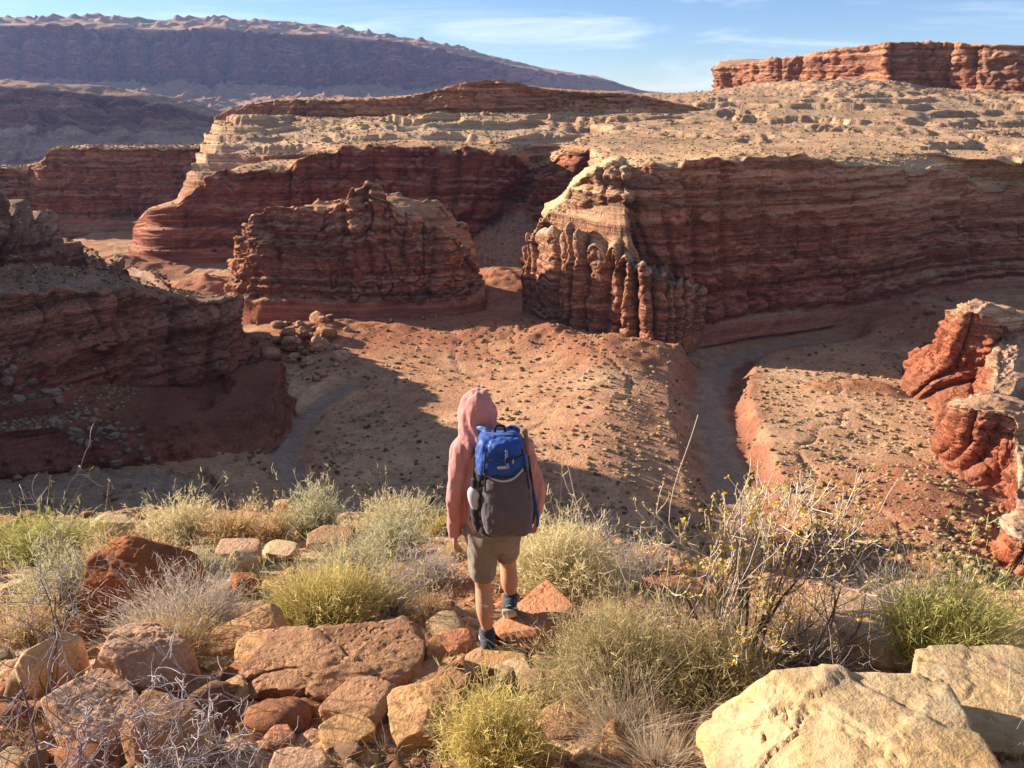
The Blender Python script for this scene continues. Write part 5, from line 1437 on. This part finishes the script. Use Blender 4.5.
me = mesh_np('scrub', np.concatenate(Vs), np.concatenate(Fs), np.concatenate(Cs), smooth=False)
tag(link('scrub', me, ms), 'countless small scrub plants speckling the canyon floor', kind='stuff')

# scrub on the benches and slopes above the rims: sample flat spots of the lofts
Vs = []; Fs = []; Cs = []; off = 0
for o in [o for o in scene.objects if o.name.startswith('canyon_wall')] + [bpy.data.objects['hillside']]:
    me = o.data; n = len(me.vertices)
    co = np.empty(n * 3, np.float32); me.vertices.foreach_get('co', co); co = co.reshape(-1, 3)
    no = np.empty(n * 3, np.float32); me.vertex_normals.foreach_get('vector', no); no = no.reshape(-1, 3)
    idx = np.where((no[:, 2] > .8) & (co[:, 2] > -56))[0]
    # weight by cell size: far cells are larger
    k = r3.choice(idx, size=min(len(idx), 3200 if o.name != 'hillside' else 700), replace=False)
    for i in k:
        s = r3.uniform(.2, .5) * (.6 + co[i, 1] / 500)
        if o.name == 'hillside': s *= .8
        W = V1 * (1, .9, .65) * r3.uniform(.75, 1.2, (len(V1), 1)); W[:, 2] += .2
        Vs.append(W * s + co[i]); Fs.append(F1 + off); off += len(V1)
        Cs.append(np.tile(SCM[int(r3.integers(5))][3][0] * r3.uniform(.8, 1.3), (len(V1), 1)))
me = mesh_np('scrub', np.concatenate(Vs), np.concatenate(Fs), np.concatenate(Cs), smooth=False)
tag(link('scrub', me, ms), 'sparse scrub on the benches and slopes above the canyon', kind='stuff')

# fallen blocks
BLK = []
for i in range(8):
    V, F = rock_shape(3, (1, r3.uniform(.6, .95), r3.uniform(.5, .9)), None, 700 + i, nplanes=6, sharp=20, rough=.10)
    c = np.tile([(.40, .17, .09), (.48, .26, .16), (.36, .13, .07), (.52, .32, .21)][i % 4], (len(V), 1))
    me = mesh_np('fallen_block', V, F, c); me.materials.append(M_ROCK); BLK.append(me)
def fall(n, x0, x1, y0, y1, s0, s1, lab, grp, cx=None):
    for i in range(n):
        px = r3.uniform(x0, x1); py = r3.uniform(y0, y1)
        if cx:                                              # denser towards a heap
            px = cx[0] + r3.normal() * (x1 - x0) / 5; py = cx[1] + r3.normal() * (y1 - y0) / 5
        q = PZ(px, py, -60 + (1.5 if cx else 0)); z = float(floor_z(np.array([q[0]]), np.array([q[1]]))[0])
        s = s0 * (s1 / s0) ** (r3.random() ** 1.6)
        if cx: z += max(0, 3.2 - .12 * abs(px - cx[0]) - .2 * abs(py - cx[1]))
        o = link('fallen_block', BLK[int(r3.integers(8))]); o.location = (q[0], q[1], z + s * .25); o.scale = (s,) * 3
        o.rotation_euler = (r3.normal() * .4, r3.normal() * .4, r3.uniform(0, 6.28))
        tag(o, lab, 'fallen rock', grp)
fall(60, 245, 350, 318, 372, .6, 2.6, 'red sandstone block in the heap fallen at the foot of the butte', 'rockfall blocks below the butte', (298, 343))
fall(28, 250, 520, 322, 350, .3, .8, 'small red block strewn along the foot of the butte', 'small blocks along the foot of the butte')
fall(22, 530, 700, 345, 372, .25, .6, 'small red block on the dirt apron under the pillars', 'small blocks under the rock pillars')
fall(38, 800, 985, 470, 610, .2, .7, 'small red block on the reddish ground at the foot of the right outcrop', 'small blocks below the right outcrop')
fall(18, 890, 990, 300, 345, .5, 1.6, 'shaded pale block in the talus at the far end of the right bowl', 'blocks in the far bowl')
for (px, py) in ((868, 492), (880, 494), (898, 497), (905, 499)):
    q = PZ(px, py, -59.5); o = link('fallen_block', BLK[3]); o.location = (q[0], q[1], q[2] + .1); o.scale = (1.1, .7, .5)
    tag(o, 'pale flat block in the little row of rocks on the canyon floor at right', 'fallen rock', 'row of pale rocks on the canyon floor')
# blocks on the dark talus at left
P, tt, n_ = LOFTS['hillside']
def on_loft(o, cond, n, s0, s1, lab, grp, mesh):
    me = o.data; k = len(me.vertices)
    co = np.empty(k * 3, np.float32); me.vertices.foreach_get('co', co); co = co.reshape(-1, 3)
    idx = np.where(cond(co))[0]
    for i in r3.choice(idx, n):
        s = s0 * (s1 / s0) ** (r3.random() ** 2)
        q = link('fallen_block', mesh[int(r3.integers(len(mesh)))]); q.location = co[i] + np.array((0, 0, s * .2)); q.scale = (s,) * 3
        q.rotation_euler = (r3.normal() * .4, r3.normal() * .4, r3.uniform(0, 6.28))
        tag(q, lab, 'fallen rock', grp)
def proj(co):
    yv = co[:, 1]; zc = yv * CP - co[:, 2] * SP
    return 512 + FPX * co[:, 0] / zc, 384 - FPX * (yv * SP + co[:, 2] * CP) / zc
lwall = [o for o in scene.objects if o.get('label', '').startswith('dark shaded canyon wall')][0]
PB = []
for i in range(4):
    V, F = rock_shape(3, (1, r3.uniform(.6, .95), r3.uniform(.5, .9)), None, 760 + i, nplanes=6, sharp=20, rough=.10)
    me = mesh_np('fallen_block', V, F, np.tile((.34, .24, .18), (len(V), 1))); me.materials.append(M_ROCK); PB.append(me)
def c_pale(co):
    a, b = proj(co); t = (a - 10) / 130; return (np.abs(b - (385 + 75 * t)) < 16 + 10 * t) & (a > 0) & (a < 150)
on_loft(lwall, c_pale, 70, .4, 1.5, 'shaded pale grey block in the boulder streak on the dark left talus', 'pale blocks on the left talus', PB)
def c_h(co):
    a, b = proj(co); return (b > 478) & (b < 530) & (a > 0) & (a < 260)
on_loft(bpy.data.objects['hillside'], c_h, 50, .3, 1.1, 'shaded block on the rubble hillside below the ledge at left', 'blocks on the lower hillside', PB + BLK[:2])
# ================================================================== LIGHT, SKY, AIR
SUN_AZ = 70.0      # degrees left of the view direction
SUN_EL = 19.0
sd = Vector((-math.sin(R(SUN_AZ)) * math.cos(R(SUN_EL)), math.cos(R(SUN_AZ)) * math.cos(R(SUN_EL)), math.sin(R(SUN_EL))))
sl = bpy.data.lights.new('sun', 'SUN'); sl.energy = 5.0; sl.angle = R(0.5); sl.color = (1.0, 0.90, 0.76)
so = bpy.data.objects.new('sun', sl); COL.objects.link(so)
so.rotation_euler = sd.to_track_quat('Z', 'Y').to_euler()
so.location = (-20, 10, 30)
w = bpy.data.worlds.new('World'); scene.world = w; w.use_nodes = True
nt = w.node_tree; nt.nodes.clear(); N = NT(nt)
out = N.n('ShaderNodeOutputWorld'); bg = N.n('ShaderNodeBackground'); N.l(bg.outputs[0], out.inputs[0])
sky = N.n('ShaderNodeTexSky'); sky.sky_type = 'NISHITA'; sky.sun_disc = False
sky.sun_elevation = R(SUN_EL); sky.sun_rotation = R(-SUN_AZ)
sky.altitude = 3000; sky.air_density = 1.0; sky.dust_density = 0.0; sky.ozone_density = 3.5
bg.inputs[1].default_value = 0.058
tc = N.n('ShaderNodeTexCoord'); mp = N.n('ShaderNodeMapping'); mp.inputs['Scale'].default_value = (1.6, 1.6, 13)
mp.inputs['Rotation'].default_value = (0, R(4), 0)
N.l(tc.outputs['Generated'], mp.inputs[0])
cn = N.noise(mp.outputs[0], 1.7, 7, 0.62, 0.6)
cn2 = N.noise(mp.outputs[0], 0.7, 3, 0.5)
cf = N.mul(N.mr(cn, .44, .70, 0, 0.7, True), N.mr(cn2, .36, .56, 0, 1, True))
cs = N.mix(cf, sky.outputs[0], (7.5, 8.2, 9.0))
N.l(cs, bg.inputs[0])
# air
hb = bpy.data.meshes.new('haze'); bm = bmesh.new(); bmesh.ops.create_cube(bm, size=1.0)
for v in bm.verts:
    v.co.x *= 9000; v.co.y = v.co.y * 6500 + 2600 ; v.co.z = -170 if v.co.z < 0 else 480
bm.to_mesh(hb); bm.free()
mh = bpy.data.materials.new('haze'); mh.use_nodes = True; nt = mh.node_tree; nt.nodes.clear()
o_ = nt.nodes.new('ShaderNodeOutputMaterial'); pv = nt.nodes.new('ShaderNodeVolumePrincipled')
pv.inputs['Color'].default_value = (0.38, 0.52, 1.0, 1); pv.inputs['Density'].default_value = 0.000045
pv.inputs['Anisotropy'].default_value = 0.2
nt.links.new(pv.outputs[0], o_.inputs[1])
HAZE = link('haze', hb, mh); tag(HAZE, kind='stuff')
scene.view_settings.view_transform = 'Standard'; scene.view_settings.look = 'None'
scene.view_settings.exposure = 1.42; scene.view_settings.gamma = 1
scene.cycles.max_bounces = 6; scene.cycles.diffuse_bounces = 4; scene.cycles.transparent_max_bounces = 8
scene.cycles.volume_bounces = 0
